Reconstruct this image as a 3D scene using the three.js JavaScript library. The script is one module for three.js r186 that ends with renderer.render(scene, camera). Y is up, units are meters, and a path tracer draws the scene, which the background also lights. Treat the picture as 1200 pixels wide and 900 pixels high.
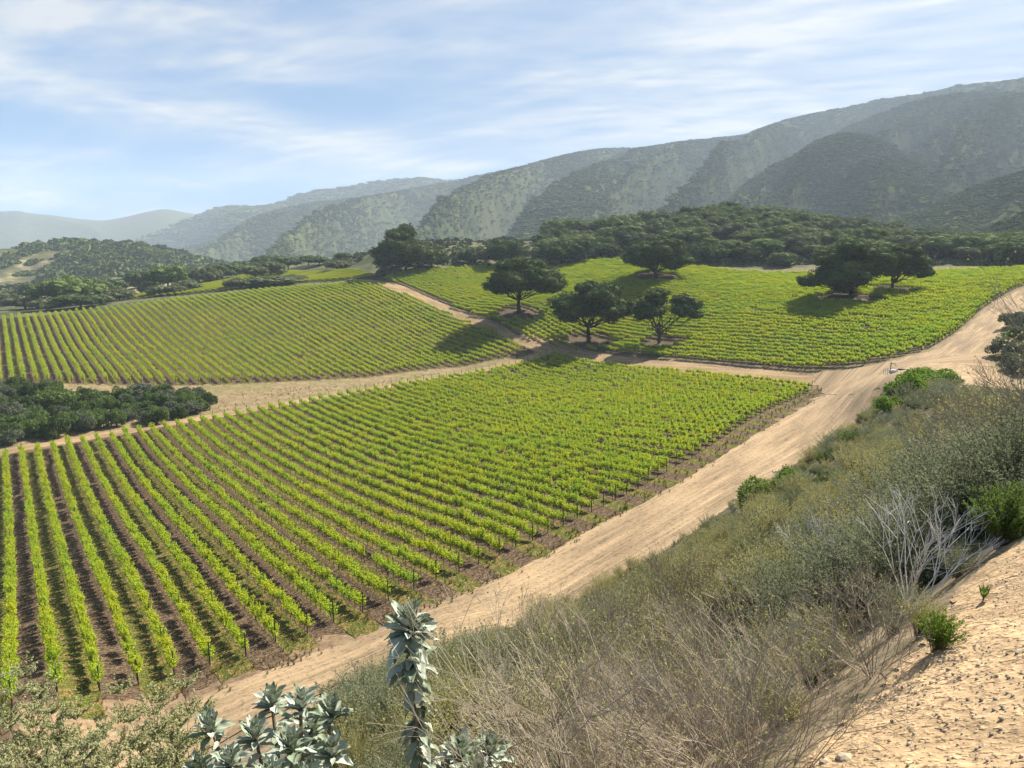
import * as THREE from 'three';
import { mergeGeometries } from 'three/addons/utils/BufferGeometryUtils.js';

// ------------------------------------------------------------------ camera, sky, sun, exposure
const scene = new THREE.Scene();
const CY = 40, PITCH = Math.atan(150 / 866), F = 866;            // photo: 1200 x 900, focal length 866 px, horizon at row 300
const camera = new THREE.PerspectiveCamera(2 * Math.atan(450 / F) * 180 / Math.PI, 4 / 3, 0.1, 40000);
camera.position.set(0, CY, 0);
camera.rotation.set(-PITCH, 0, 0);
const SUN_AZ = 46 * Math.PI / 180, SUN_EL = 42 * Math.PI / 180;  // azimuth measured from straight ahead to the right
const sunDir = new THREE.Vector3(Math.sin(SUN_AZ) * Math.cos(SUN_EL), Math.sin(SUN_EL), -Math.cos(SUN_AZ) * Math.cos(SUN_EL));
const sun = new THREE.DirectionalLight(new THREE.Color().setRGB(1, 0.95, 0.86), 5);
sun.position.copy(sunDir).multiplyScalar(800).add(new THREE.Vector3(0, CY, -150));
sun.target.position.set(0, 0, -150);
sun.castShadow = true;
sun.shadow.mapSize.set(4096, 4096);
Object.assign(sun.shadow.camera, { left: -350, right: 350, top: 300, bottom: -300, near: 1, far: 2000 });
scene.add(sun, sun.target);
scene.fog = new THREE.FogExp2(new THREE.Color().setRGB(0.74, 0.87, 1.0), 0.00014);
const renderer = new THREE.WebGLRenderer({ antialias: true });
renderer.setSize(1024, 768);
renderer.toneMapping = THREE.LinearToneMapping;
renderer.toneMappingExposure = 3.15;
renderer.shadowMap.enabled = true;

// ------------------------------------------------------------------ small helpers
function rng(seed) { let s = seed | 0; return () => { s = (s + 0x6d2b79f5) | 0; let t = Math.imul(s ^ (s >>> 15), 1 | s); t = (t + Math.imul(t ^ (t >>> 7), 61 | t)) ^ t; return ((t ^ (t >>> 14)) >>> 0) / 4294967296; }; }
const hash = (x, y) => { let h = Math.imul(x | 0, 374761393) ^ Math.imul(y | 0, 668265263); h = Math.imul(h ^ (h >>> 13), 1274126177); return ((h ^ (h >>> 16)) >>> 0) / 4294967296; };
const lerp = (a, b, t) => a + (b - a) * t, clamp = (x, a = 0, b = 1) => Math.min(b, Math.max(a, x));
const smooth = (x, a, b) => { const t = clamp((x - a) / (b - a)); return t * t * (3 - 2 * t); };
function noise(x, y) { const i = Math.floor(x), j = Math.floor(y), u = x - i, v = y - j, a = u * u * (3 - 2 * u), b = v * v * (3 - 2 * v); return lerp(lerp(hash(i, j), hash(i + 1, j), a), lerp(hash(i, j + 1), hash(i + 1, j + 1), a), b); }
function fbm(x, y, o = 4) { let s = 0, a = 0.5, n = 0; for (let k = 0; k < o; k++) { s += a * noise(x, y); n += a; x = x * 2.03 + 17.3; y = y * 2.03 + 9.1; a *= 0.5; } return s / n; }
function noiseP(x, y, px, py) { const w = (a, p) => ((a % p) + p) % p, i = Math.floor(x), j = Math.floor(y), u = x - i, v = y - j, a = u * u * (3 - 2 * u), b = v * v * (3 - 2 * v), i0 = w(i, px), i1 = w(i + 1, px), j0 = w(j, py) + 1000, j1 = w(j + 1, py) + 1000; return lerp(lerp(hash(i0, j0), hash(i1, j0), a), lerp(hash(i0, j1), hash(i1, j1), a), b); }
function fbmP(x, y, px, py, o = 4) { let s = 0, a = 0.5, n = 0; for (let k = 0; k < o; k++) { s += a * noiseP(x + k * 31 * px, y, px, py); n += a; x *= 2; y *= 2; px *= 2; py *= 2; a *= 0.5; } return s / n; }
const names = new Map();
const numbered = (n) => { const k = names.get(n) || 0; names.set(n, k + 1); return k ? n + '_' + String(k).padStart(3, '0') : n; };
function tag(o, label, category, group, kind) { o.userData.label = label; if (category) o.userData.category = category; if (group) o.userData.group = group; if (kind) o.userData.kind = kind; return o; }
function shadows(o) { o.traverse((m) => { if (m.isMesh) { m.castShadow = true; m.receiveShadow = true; } }); return o; }
function part(name, geo, mat, parent, kind) { const m = new THREE.Mesh(geo, mat); m.name = name; m.castShadow = m.receiveShadow = true; if (kind) m.userData.kind = kind; parent.add(m); return m; }
function base(name, x, y, z, turn = 0) { const g = new THREE.Group(); g.name = numbered(name); g.position.set(x, y, z); g.rotation.y = turn; scene.add(g); return g; }
function struct(name, geo, mat, label) { const m = new THREE.Mesh(geo, mat); m.name = numbered(name); m.castShadow = m.receiveShadow = true; m.userData.kind = 'structure'; if (label) m.userData.label = label; scene.add(m); return m; }

// ------------------------------------------------------------------ sky: clear air, glow round the sun, thin high cloud
{
  const W = 4096, Hh = 2048, d = new Float32Array(W * Hh * 4), D = 180 / Math.PI;
  const band = (a, e, a0, e0, slope, w, len, seed) => { const c = e - (e0 + slope * (a - a0)) - (fbm(a / 9 + seed, seed, 3) - 0.5) * 2.2; return Math.exp(-((c / w) ** 2)) * smooth(Math.abs(a - a0), len, len * 0.45) * (0.35 + 1.1 * fbm(a / 5 + seed * 3, e / 0.9 - a * slope, 4)); };
  for (let j = 0; j < Hh; j++) {
    const el = ((j + 0.5) / Hh - 0.5) * Math.PI, y = Math.sin(el), ce = Math.cos(el), up = Math.max(0, y);
    for (let i = 0; i < W; i++) {
      const lon = ((i + 0.5) / W - 0.5) * 2 * Math.PI, x = Math.cos(lon) * ce, z = Math.sin(lon) * ce, k = (j * W + i) * 4;
      const cosS = x * sunDir.x + y * sunDir.y + z * sunDir.z, ang = Math.acos(clamp(cosS, -1, 1)) * D;
      const hz = Math.exp(-up * 5.5), glow = Math.exp(-ang / 17) * 1.0 + Math.exp(-ang / 42) * 0.42;
      let r = lerp(0.022, 0.052, hz), g = lerp(0.070, 0.128, hz), b = lerp(0.165, 0.232, hz);
      r += glow * 0.235; g += glow * 0.24; b += glow * 0.22;
      if (y > 0) {
        const a = Math.atan2(x, -z) * D, e = el * D, q = 1 / (y + 0.09), px = x * q, pz = z * q, s = Math.sin(0.5), c = Math.cos(0.5), ux = px * c + pz * s, uz = -px * s + pz * c;
        const warp = fbm(ux * 0.5 + 3, uz * 0.5, 3), veil = fbm(ux * 0.35 + warp * 1.2, uz * 1.1 + warp, 6), wisp = fbm(ux * 1.1 + warp * 2.5 + 20, uz * 4.2 + warp * 1.5, 6), fine = fbm(ux * 6 + warp * 9, uz * 11 + warp * 9 + ux * 2, 5), tuft = fbm(ux * 2.2 + warp * 4 + 7, uz * 2.6 - warp * 3, 6);
        let cl = smooth(veil, 0.38, 0.74) * 0.38 + smooth(wisp, 0.46, 0.8) * smooth(veil, 0.36, 0.6) * 0.42 + smooth(a, -18, 26) * 0.46 - smooth(a, -5, -40) * 0.08 + smooth(tuft, 0.55, 0.8) * 0.22;
        cl += 0.7 * band(a, e, -24, 9.4, -0.15, 1.35, 26, 1) + 0.5 * band(a, e, -36, 15.5, -0.06, 1.8, 30, 2) + 0.75 * band(a, e, -36, 4.1, -0.02, 0.65, 8, 5) + 0.55 * band(a, e, -21, 2.9, 0.05, 0.9, 11, 7) + 0.35 * band(a, e, -10, 13.5, 0.1, 1.6, 16, 9);
        cl = clamp(cl * (0.2 + 1.55 * fine) * smooth(e, 0.2, 3)) * 0.92;
        const lit = 0.212 + glow * 0.28;
        r = lerp(r, lit * 0.985, cl); g = lerp(g, lit, cl); b = lerp(b, lit * 1.01, cl);
      }
      d[k] = r; d[k + 1] = g; d[k + 2] = b; d[k + 3] = 1;
    }
  }
  const t = new THREE.DataTexture(d, W, Hh, THREE.RGBAFormat, THREE.FloatType); t.mapping = THREE.EquirectangularReflectionMapping; t.magFilter = THREE.LinearFilter; t.minFilter = THREE.LinearFilter; t.needsUpdate = true;
  scene.background = t; scene.environment = t;
}

// pixel of the photograph -> direction (x right, y up, -z ahead)
const cp = Math.cos(PITCH), sp = Math.sin(PITCH);
function dirOf(u, v) { const X = (u - 600) / F, Y = (450 - v) / F; return [X, Y * cp - sp, -(cp + Y * sp)]; }
const azOf = (u, v) => { const d = dirOf(u, v); return Math.atan2(d[0], -d[2]); };
const qOf = (u, v) => { const d = dirOf(u, v); return -d[1] / Math.hypot(d[0], d[2]); };     // drop per metre of plan distance
function toPixel(x, y, z) { const dy = y - CY, f = -z * cp - dy * sp, up = dy * cp - z * sp; return [600 + F * x / f, 450 - F * up / f, f]; }
const rOfDepth = (u, v, d) => { const k = dirOf(u, v); return d * Math.hypot(k[0], k[2]); };

// ------------------------------------------------------------------ terrain: control points read off the photograph
// vine rows are parallel, 2.4 m apart: a row's number and its pixel give the plan distance
const ROW_AZ = -34.6 * Math.PI / 180, SPACING = 2.4, ROW0 = -1.8;
const eR = [Math.sin(ROW_AZ), -Math.cos(ROW_AZ)], eN = [Math.cos(ROW_AZ), Math.sin(ROW_AZ)];
const rOfRow = (i, u, v) => (ROW0 + SPACING * i) / Math.sin(azOf(u, v) - ROW_AZ);
const farPx = (i) => [(5 + 19.26 * i) / (1 + 0.01207 * i), (525 + 3.05 * i) / (1 + 0.01207 * i)];
const nearPx = [[-8, -560, 905], [-4, -230, 878], [0, 13, 836], [1, 63, 826], [2, 112, 815], [3, 160, 804], [4, 205, 793], [5, 247, 783], [6, 289, 770.5], [7, 324, 759], [8, 361, 744], [9, 392, 733], [10, 426, 720], [11, 456, 704], [12, 486, 692], [13, 512, 682], [14, 539, 672], [15, 562, 662], [16, 586, 652], [18, 625, 635], [20, 661, 617], [22, 694, 601], [24, 722, 587.5], [26, 748.7, 573], [28, 771.5, 560], [30, 793, 547.5], [32, 811.7, 537], [34, 828, 526], [36, 843, 516.7], [38, 857, 508], [42, 881, 492], [46, 903, 480], [51, 928, 469], [56, 952, 458]];
const C = [];                                                    // [azimuth, ln r, drop / r]
const at = (u, v, r) => C.push([azOf(u, v), Math.log(r), qOf(u, v)]);
const atQ = (u, r, q) => C.push([azOf(u, 450), Math.log(r), q]);
for (const [i, u, v] of nearPx) if (i >= 4 && i % 2 === 0) at(u, v, rOfRow(i, u, v));
at(13, 836, 51.5); at(112, 815, 53);
atQ(-230, 55, 0.60);
for (let i = 4; i <= 56; i += 6) { const [u, v] = farPx(i), r = rOfRow(i, u, v); at(u, v + 11 * 130 / r, r); }
at(5, 537, 154); atQ(-230, 160, 0.265); atQ(-230, 105, 0.37);
// block B, beyond the shrub belt
at(2, 448, 215); at(115, 448, 207); at(278, 449, 196); at(430, 440, 200); at(540, 428, 214);
at(2, 374, 338); at(100, 366, 338); at(200, 353, 338); at(320, 340, 335); at(425, 331, 332);
at(100, 405, 272); at(300, 390, 262); at(450, 375, 268); at(540, 374, 266);
atQ(-230, 340, 0.08); atQ(-230, 225, 0.17);
// block C and its road
at(607, 368, 250); at(690, 402, 226); at(778, 403, 214); at(860, 430, 182); at(955, 436, 170); at(1090, 409, 172); at(1140, 370, 215); at(1200, 333, 262); at(1330, 318, 270);
at(770, 326, 290); at(995, 351, 238); at(1045, 341, 254); at(880, 375, 222); at(700, 345, 280); at(560, 340, 310);
at(430, 322, 360); at(560, 313, 372); at(700, 304.5, 360); at(790, 308, 338); at(860, 318, 325); at(1000, 322, 306); at(1100, 318, 312); at(1200, 314, 322);
// woodland hill behind
at(440, 297, 410); at(520, 290, 420); at(600, 293, 430); at(700, 276, 460); at(800, 262, 480); at(880, 257, 490); at(960, 268, 500); at(1050, 287, 490); at(1150, 298, 480); at(1250, 296, 480); at(1400, 290, 480);
at(440, 312, 700); at(700, 300, 700); at(880, 290, 700); at(1100, 300, 700); at(1400, 300, 700);
// valley on the left
at(60, 358, 460); at(200, 341, 440); at(320, 326, 430); at(390, 318, 420); at(120, 342, 640); at(300, 316, 560); at(0, 345, 620); atQ(-230, 520, 0.06);
for (const u of [-400, 0, 300, 600, 900, 1200, 1600]) atQ(u, 1150, u < 400 ? 0.045 : 0.02), atQ(u, 1900, u < 400 ? 0.03 : 0.012);
atQ(-600, 330, 0.1); atQ(-600, 160, 0.27); atQ(-600, 60, 0.55); atQ(1700, 250, 0.0); atQ(1700, 130, 0.02); atQ(1700, 420, -0.03);
// right-hand road loop and the shrubs beyond it
at(1175, 440, 138); at(1200, 452, 132); at(1200, 400, 158); at(1300, 440, 128); at(1300, 380, 165);
// hillside below the camera
for (const u of [-600, -200, 150, 300, 450, 600, 750, 900, 1050, 1200, 1500, 1800]) atQ(u, 0.8, 2.06), atQ(u, 1.3, u < 800 ? 1.32 : 1.27);
for (const u of [-600, -200, 100]) { atQ(u, 2, 1.08); atQ(u, 3.4, 0.98); atQ(u, 9, 0.93); atQ(u, 22, 0.88); atQ(u, 34, 0.83); }
atQ(230, 2.2, 1.0); atQ(230, 3.6, 0.95); atQ(230, 9, 0.88); atQ(230, 22, 0.8); atQ(270, 34, 0.72);
at(400, 900, 9); atQ(420, 2.2, 1.0); at(420, 960, 4.6); at(390, 845, 24); at(400, 808, 44);
at(600, 900, 6.2); at(600, 820, 14); at(610, 770, 28); at(640, 724, 52);
at(780, 900, 4.3); at(780, 800, 9.5); at(780, 715, 24); at(790, 646, 60);
at(950, 893, 2.75); at(930, 800, 6.2); at(930, 700, 15); at(930, 610, 36); at(940, 545, 88); at(870, 590, 72);
at(1080, 775, 3.55); at(1080, 690, 7.2); at(1080, 600, 16); at(1070, 530, 36); at(1050, 470, 84); at(1045, 440, 120);
at(1200, 640, 5.0); at(1200, 580, 8.5); at(1200, 530, 17); at(1200, 503, 40); at(1160, 470, 84); at(1110, 450, 104);
at(1100, 900, 2.55); at(1200, 900, 2.45); at(1200, 760, 3.4); at(1140, 700, 4.4); at(1400, 900, 2.4); at(1400, 700, 3.7); at(1400, 600, 5.5); at(1450, 520, 14); at(1500, 470, 45);
at(1010, 500, 104); at(990, 490, 118);

const TPS = (() => {
  const KA = 2.2, n = C.length, m = n + 3, M = [], px = C.map((c) => c[0] * KA), py = C.map((c) => c[1]);
  const U = (d2) => (d2 < 1e-12 ? 0 : d2 * Math.log(d2));
  for (let i = 0; i < n; i++) { const row = new Float64Array(m + 1); for (let j = 0; j < n; j++) row[j] = U((px[i] - px[j]) ** 2 + (py[i] - py[j]) ** 2); row[i] += 0.003; row[n] = 1; row[n + 1] = px[i]; row[n + 2] = py[i]; row[m] = C[i][2]; M.push(row); }
  for (let k = 0; k < 3; k++) { const row = new Float64Array(m + 1); for (let j = 0; j < n; j++) row[j] = k === 0 ? 1 : k === 1 ? px[j] : py[j]; M.push(row); }
  for (let c = 0; c < m; c++) { let p = c; for (let r = c + 1; r < m; r++) if (Math.abs(M[r][c]) > Math.abs(M[p][c])) p = r; [M[c], M[p]] = [M[p], M[c]]; for (let r = c + 1; r < m; r++) { const f = M[r][c] / M[c][c]; if (f) for (let k = c; k <= m; k++) M[r][k] -= f * M[c][k]; } }
  const w = new Float64Array(m);
  for (let r = m - 1; r >= 0; r--) { let s = M[r][m]; for (let k = r + 1; k < m; k++) s -= M[r][k] * w[k]; w[r] = s / M[r][r]; }
  return (az, lr) => { const x = az * KA; let s = w[n] + w[n + 1] * x + w[n + 2] * lr; for (let j = 0; j < n; j++) { const dx = x - px[j], dy = lr - py[j], d2 = dx * dx + dy * dy; if (d2 > 1e-12) s += w[j] * d2 * Math.log(d2); } return s; };
})();
const AZ0 = -62 * Math.PI / 180, AZ1 = 62 * Math.PI / 180, NA = 330, LR0 = Math.log(0.8), LR1 = Math.log(1900), NR = 560;
const dAz = (AZ1 - AZ0) / (NA - 1), dLr = (LR1 - LR0) / (NR - 1), drop = new Float64Array(NA * NR);
for (let i = 0; i < NA; i++) for (let j = 0; j < NR; j++) {
  const az = AZ0 + i * dAz, lr = LR0 + j * dLr, r = Math.exp(lr), x = r * Math.sin(az), z = -r * Math.cos(az);
  let d = TPS(az, lr) * r;
  const rough = smooth(r, 40, 6);
  if (rough > 0) d -= rough * ((fbm(x * 2.1, z * 2.1, 4) - 0.5) * (r < 6 ? 0.08 : 0.13) + (fbm(x * 11, z * 11, 3) - 0.5) * 0.028 + (r < 7 ? (fbm(x * 34, z * 34, 2) - 0.5) * 0.012 : 0));
  if (r > 330) d -= (fbm(x / 60, z / 60, 4) - 0.5) * smooth(r, 360, 600) * 10;
  drop[i * NR + j] = d;
}
function H(x, z) {
  const r = Math.max(0.8, Math.hypot(x, z)), a = clamp((Math.atan2(x, -z) - AZ0) / dAz, 0, NA - 1.001), b = clamp((Math.log(r) - LR0) / dLr, 0, NR - 1.001);
  const i = Math.floor(a), j = Math.floor(b), u = a - i, v = b - j, k = i * NR + j;
  return CY - lerp(lerp(drop[k], drop[k + 1], v), lerp(drop[k + NR], drop[k + NR + 1], v), u);
}
// where a pixel's line of sight first meets the ground (plan position)
function ground(u, v, from = 1, to = 1500) {
  const d = dirOf(u, v), l = Math.hypot(d[0], d[2]), dx = d[0] / l, dz = d[2] / l, dy = d[1] / l;
  let r = from, last = from;
  while (r < to) { if (CY + dy * r < H(dx * r, dz * r)) { let a = last, b = r; for (let k = 0; k < 24; k++) { const m = (a + b) / 2; if (CY + dy * m < H(dx * m, dz * m)) b = m; else a = m; } return [dx * b, dz * b]; } last = r; r *= 1.012; }
  return [dx * to, dz * to];
}
const G = (list, from) => list.map(([u, v, f]) => ground(u, v, f ?? from));
const inside = (x, z, p) => { let c = false; for (let i = 0, j = p.length - 1; i < p.length; j = i++) if ((p[i][1] > z) !== (p[j][1] > z) && x < (p[j][0] - p[i][0]) * (z - p[i][1]) / (p[j][1] - p[i][1]) + p[i][0]) c = !c; return c; };
function nearest(x, z, line, closed) { let best = 1e18, out = null, run = 0; for (let i = 0; i + (closed ? 0 : 1) < line.length; i++) { const a = line[i], b = line[(i + 1) % line.length], ex = b[0] - a[0], ez = b[1] - a[1], L2 = ex * ex + ez * ez || 1e-9, t = clamp(((x - a[0]) * ex + (z - a[1]) * ez) / L2), px = a[0] + ex * t, pz = a[1] + ez * t, d = (x - px) ** 2 + (z - pz) ** 2, L = Math.sqrt(L2); if (d < best) { best = d; out = { x: px, z: pz, d: Math.sqrt(d), along: run + t * L, side: ((x - a[0]) * ez - (z - a[1]) * ex) / L }; } run += L; } return out; }

// ------------------------------------------------------------------ outlines on the ground
const rowPoint = (i, t) => { const o = ROW0 + SPACING * i; return [eN[0] * o + eR[0] * t, eN[1] * o + eR[1] * t]; };
const lerpNear = (i) => { for (let k = 0; k + 1 < nearPx.length; k++) if (i <= nearPx[k + 1][0]) { const a = nearPx[k], b = nearPx[k + 1], t = (i - a[0]) / (b[0] - a[0]); return [lerp(a[1], b[1], t), lerp(a[2], b[2], t)]; } return nearPx[nearPx.length - 1].slice(1); };
const tOf = (p) => p[0] * eR[0] + p[1] * eR[1];
const rowsA = [];
for (let i = -6; i <= 56; i++) {
  let t0, t1;
  if (i >= 4) { const n = lerpNear(i), f = farPx(i), rn = rOfRow(i, ...n), rf = rOfRow(i, ...f); t0 = rn * Math.cos(azOf(...n) - ROW_AZ); t1 = rf * Math.cos(azOf(...f) - ROW_AZ); } else { t0 = lerp(48.5, 54.4, (i + 6) / 10); t1 = 156.8 + (i - 4) * 0.4; }
  rowsA.push({ i, a: rowPoint(i, t0), b: rowPoint(i, t1), t0, t1 });
}
const polyA = [...rowsA.map((r) => r.a), ...rowsA.map((r) => r.b).reverse()];
const polyB = [...G([[-120, 452], [0, 449], [120, 449], [260, 449], [330, 446], [430, 441], [520, 430], [590, 418], [626, 411], [600, 402], [560, 384], [520, 366], [470, 345], [424, 331.5]], 180), ...[[425, 331, 334], [320, 340, 337], [200, 353, 340], [100, 366, 341], [2, 374, 341], [-120, 388, 341]].map(([u, v, r]) => [r * Math.sin(azOf(u, v)), -r * Math.cos(azOf(u, v))])];
const polyC = G([[448, 328], [500, 345], [545, 366], [600, 391], [645, 406], [700, 413], [790, 420], [860, 429], [952, 434], [1030, 424], [1088, 409], [1118, 391], [1150, 362], [1180, 343], [1235, 322], [1200, 315.5], [1100, 319.5], [1000, 323.5], [860, 319.5], [790, 309.5], [700, 306], [560, 314], [470, 320]], 150);
const roadL = [[-180, 965], [-60, 925], [80, 878], [250, 812], [400, 756], [520, 708], [600, 672], [700, 616], [800, 565], [880, 513], [968, 462]], roadR = [[-150, 1035], [0, 992], [180, 905], [392, 808], [520, 765], [640, 720], [720, 680], [790, 640], [870, 585], [940, 540], [1000, 502], [1038, 458]];
const gL = G(roadL, 34), gR = G(roadR.map(([u, v], i) => [u, v, [34, 34, 34, 36, 40, 45, 50, 54, 64, 78, 96, 108][i]]));
const junction = G([[968, 462], [956, 447], [952, 437], [1030, 427], [1090, 412], [1120, 394], [1152, 364], [1182, 345], [1240, 324], [1275, 326], [1215, 345], [1188, 372], [1166, 398], [1159, 420], [1172, 438], [1215, 455], [1300, 470], [1330, 500], [1215, 480], [1130, 452], [1085, 442], [1050, 450], [1038, 458]].map(([u, v]) => [u, v]), 100);
const trackAB = [...rowsA.filter((r) => r.i % 4 === 0).map((r) => rowPoint(r.i, r.t1 + 0.8)), ...rowsA.filter((r) => r.i % 4 === 0).reverse().map((r) => rowPoint(r.i, r.t1 + 4.6))];
const roadBC = G([[405, 327.5], [424, 330], [470, 343.5], [520, 365], [570, 389], [612, 406], [640, 415], [652, 414], [675, 412], [645, 407], [602, 391], [545, 364.5], [484, 338.5], [440, 328.5]], 170);
const roadAC = [rowPoint(56.9, 196), rowPoint(56.9, 150), rowPoint(56.9, 100), rowPoint(57.2, 84), rowPoint(60.2, 80), rowPoint(60, 110), rowPoint(60, 150), rowPoint(60, 200)];
const hillside = [[300, 1100], [392, 806], [520, 763], [640, 718], [720, 678], [790, 638], [870, 583], [940, 538], [1000, 500], [1034, 460], [1050, 446], [1090, 436], [1125, 447], [1215, 478], [1330, 500], [1500, 520], [1500, 540], [1300, 600], [1215, 634], [1160, 657], [1120, 700], [1085, 762], [1010, 838], [955, 893], [900, 1000], [880, 1100]];

// ------------------------------------------------------------------ textures and materials
function tex(n, f, repeat, srgb = true) {
  const d = new Uint8Array(n * n * 4);
  for (let y = 0; y < n; y++) for (let x = 0; x < n; x++) { const c = f(x / n, y / n), k = (y * n + x) * 4; for (let i = 0; i < 3; i++) d[k + i] = clamp(c[i]) * 255; d[k + 3] = 255; }
  const t = new THREE.DataTexture(d, n, n); t.wrapS = t.wrapT = THREE.RepeatWrapping; t.magFilter = THREE.LinearFilter; t.minFilter = THREE.LinearFilter; if (srgb) t.colorSpace = THREE.SRGBColorSpace; if (repeat) t.repeat.set(...repeat); t.needsUpdate = true; return t;
}
const grey = (v) => [v, v, v];
const grainTex = tex(512, (x, y) => grey(0.86 + 0.40 * (fbmP(x * 16, y * 16, 16, 16, 5) - 0.5) + 0.25 * (noiseP(x * 220, y * 220, 220, 220) - 0.5) + 0.25 * (fbmP(x * 5, y * 5, 5, 5, 3) - 0.5)));
const grainBump = tex(512, (x, y) => grey(fbmP(x * 24, y * 24, 24, 24, 5)), null, false);
const roadTex = tex(1024, (x, y) => {                            // u across 12 m, v along 24 m: worn ruts, loose sand, clods
  const rut = fbmP(x * 40, y * 2, 40, 2, 4), wide = fbmP(x * 9, y * 3, 9, 3, 3), g = noiseP(x * 300, y * 300, 300, 300), cl = fbmP(x * 60, y * 90, 60, 90, 2);
  const lug = (c) => { const q = Math.abs(x - c - (fbmP(y * 3, 0.5, 3, 1, 2) - 0.5) * 0.05); return q < 0.013 && ((y * 110 + (x - c) * 60) % 1 + 1) % 1 < 0.5 ? 0.1 : q < 0.02 ? -0.02 : 0; };
  const t = 0.83 + (rut - 0.5) * 0.24 + (wide - 0.5) * 0.3 + (g - 0.5) * 0.12 - (cl > 0.66 ? 0.12 : 0) - lug(0.2) - lug(0.36) - lug(0.62) - lug(0.8);
  return [t * 1.0, t * 0.865, t * 0.69];
});
const roadBump = tex(1024, (x, y) => grey(0.6 * fbmP(x * 40, y * 2, 40, 2, 4) + 0.4 * fbmP(x * 64, y * 64, 64, 64, 4)), null, false);
const soilTex = tex(512, (x, y) => { const c = fbmP(x * 14, y * 40, 14, 40, 4), d = fbmP(x * 60, y * 60, 60, 60, 3), t = 0.46 + (c - 0.5) * 0.5 + (d - 0.5) * 0.45; return [t * 1.0, t * 0.85, t * 0.69]; });
const coverTex = tex(512, (x, y) => { const c = fbmP(x * 10, y * 10, 10, 10, 4), d = fbmP(x * 70, y * 70, 70, 70, 3), t = 0.5 + (d - 0.5) * 0.7, s = smooth(c, 0.38, 0.62); return [t * lerp(0.78, 1.1, s), t * lerp(0.82, 0.93, s), t * lerp(0.36, 0.58, s)]; });
const M = {};
const std = (o) => new THREE.MeshPhysicalMaterial({ roughness: 1, specularIntensity: 0.15, ...o });
const rgb = (r, g, b) => new THREE.Color().setRGB(r, g, b);
M.terrain = std({ vertexColors: true, map: grainTex, bumpMap: grainBump, bumpScale: 0.03 });
M.road = std({ color: rgb(0.36, 0.35, 0.33), map: roadTex, bumpMap: roadBump, bumpScale: 0.06 });
M.track = std({ map: roadTex, color: rgb(0.357, 0.332, 0.29) });
M.soil = std({ color: rgb(0.415, 0.39, 0.349), map: soilTex, bumpMap: grainBump, bumpScale: 0.12 });
M.cover = std({ color: rgb(0.432, 0.44, 0.382), map: coverTex, bumpMap: grainBump, bumpScale: 0.12 });
const leafMat = (r, g, b, t = 0.4, rough = 1) => new THREE.MeshPhysicalMaterial({ color: rgb(r, g, b), roughness: rough, transmission: t, thickness: 0, side: THREE.DoubleSide, specularIntensity: 0.15 });
M.vine = leafMat(0.34, 0.40, 0.022, 0.48);
M.wood = std({ color: rgb(0.058, 0.042, 0.029) });
M.post = std({ color: rgb(0.025, 0.023, 0.022), roughness: 0.7 });
M.endpost = std({ color: rgb(0.05, 0.042, 0.037), roughness: 0.8 });
M.hose = std({ color: rgb(0.133, 0.124, 0.116), roughness: 0.6 });
M.oak = leafMat(0.055, 0.078, 0.02, 0.12, 1);
M.oakGrey = leafMat(0.091, 0.104, 0.042, 0.18, 1);
M.oakPale = leafMat(0.091, 0.129, 0.029, 0.22, 1);
M.oakWood = leafMat(0.11, 0.14, 0.04, 0.18, 1);
M.bark = std({ color: rgb(0.037, 0.031, 0.025) });
M.scrub = std({ color: rgb(0.071, 0.087, 0.042) });
M.sage = leafMat(0.183, 0.199, 0.108, 0.35);
M.straw = leafMat(0.274, 0.257, 0.1, 0.4);
M.green = leafMat(0.1, 0.141, 0.029, 0.35);
M.silver = leafMat(0.199, 0.224, 0.174, 0.15);
M.dry = std({ color: rgb(0.275, 0.225, 0.165) });
M.bleached = std({ color: rgb(0.46, 0.43, 0.38) });
M.stem = std({ color: rgb(0.1, 0.079, 0.05) });
M.stone = std({ color: rgb(0.299, 0.241, 0.166) });

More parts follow.
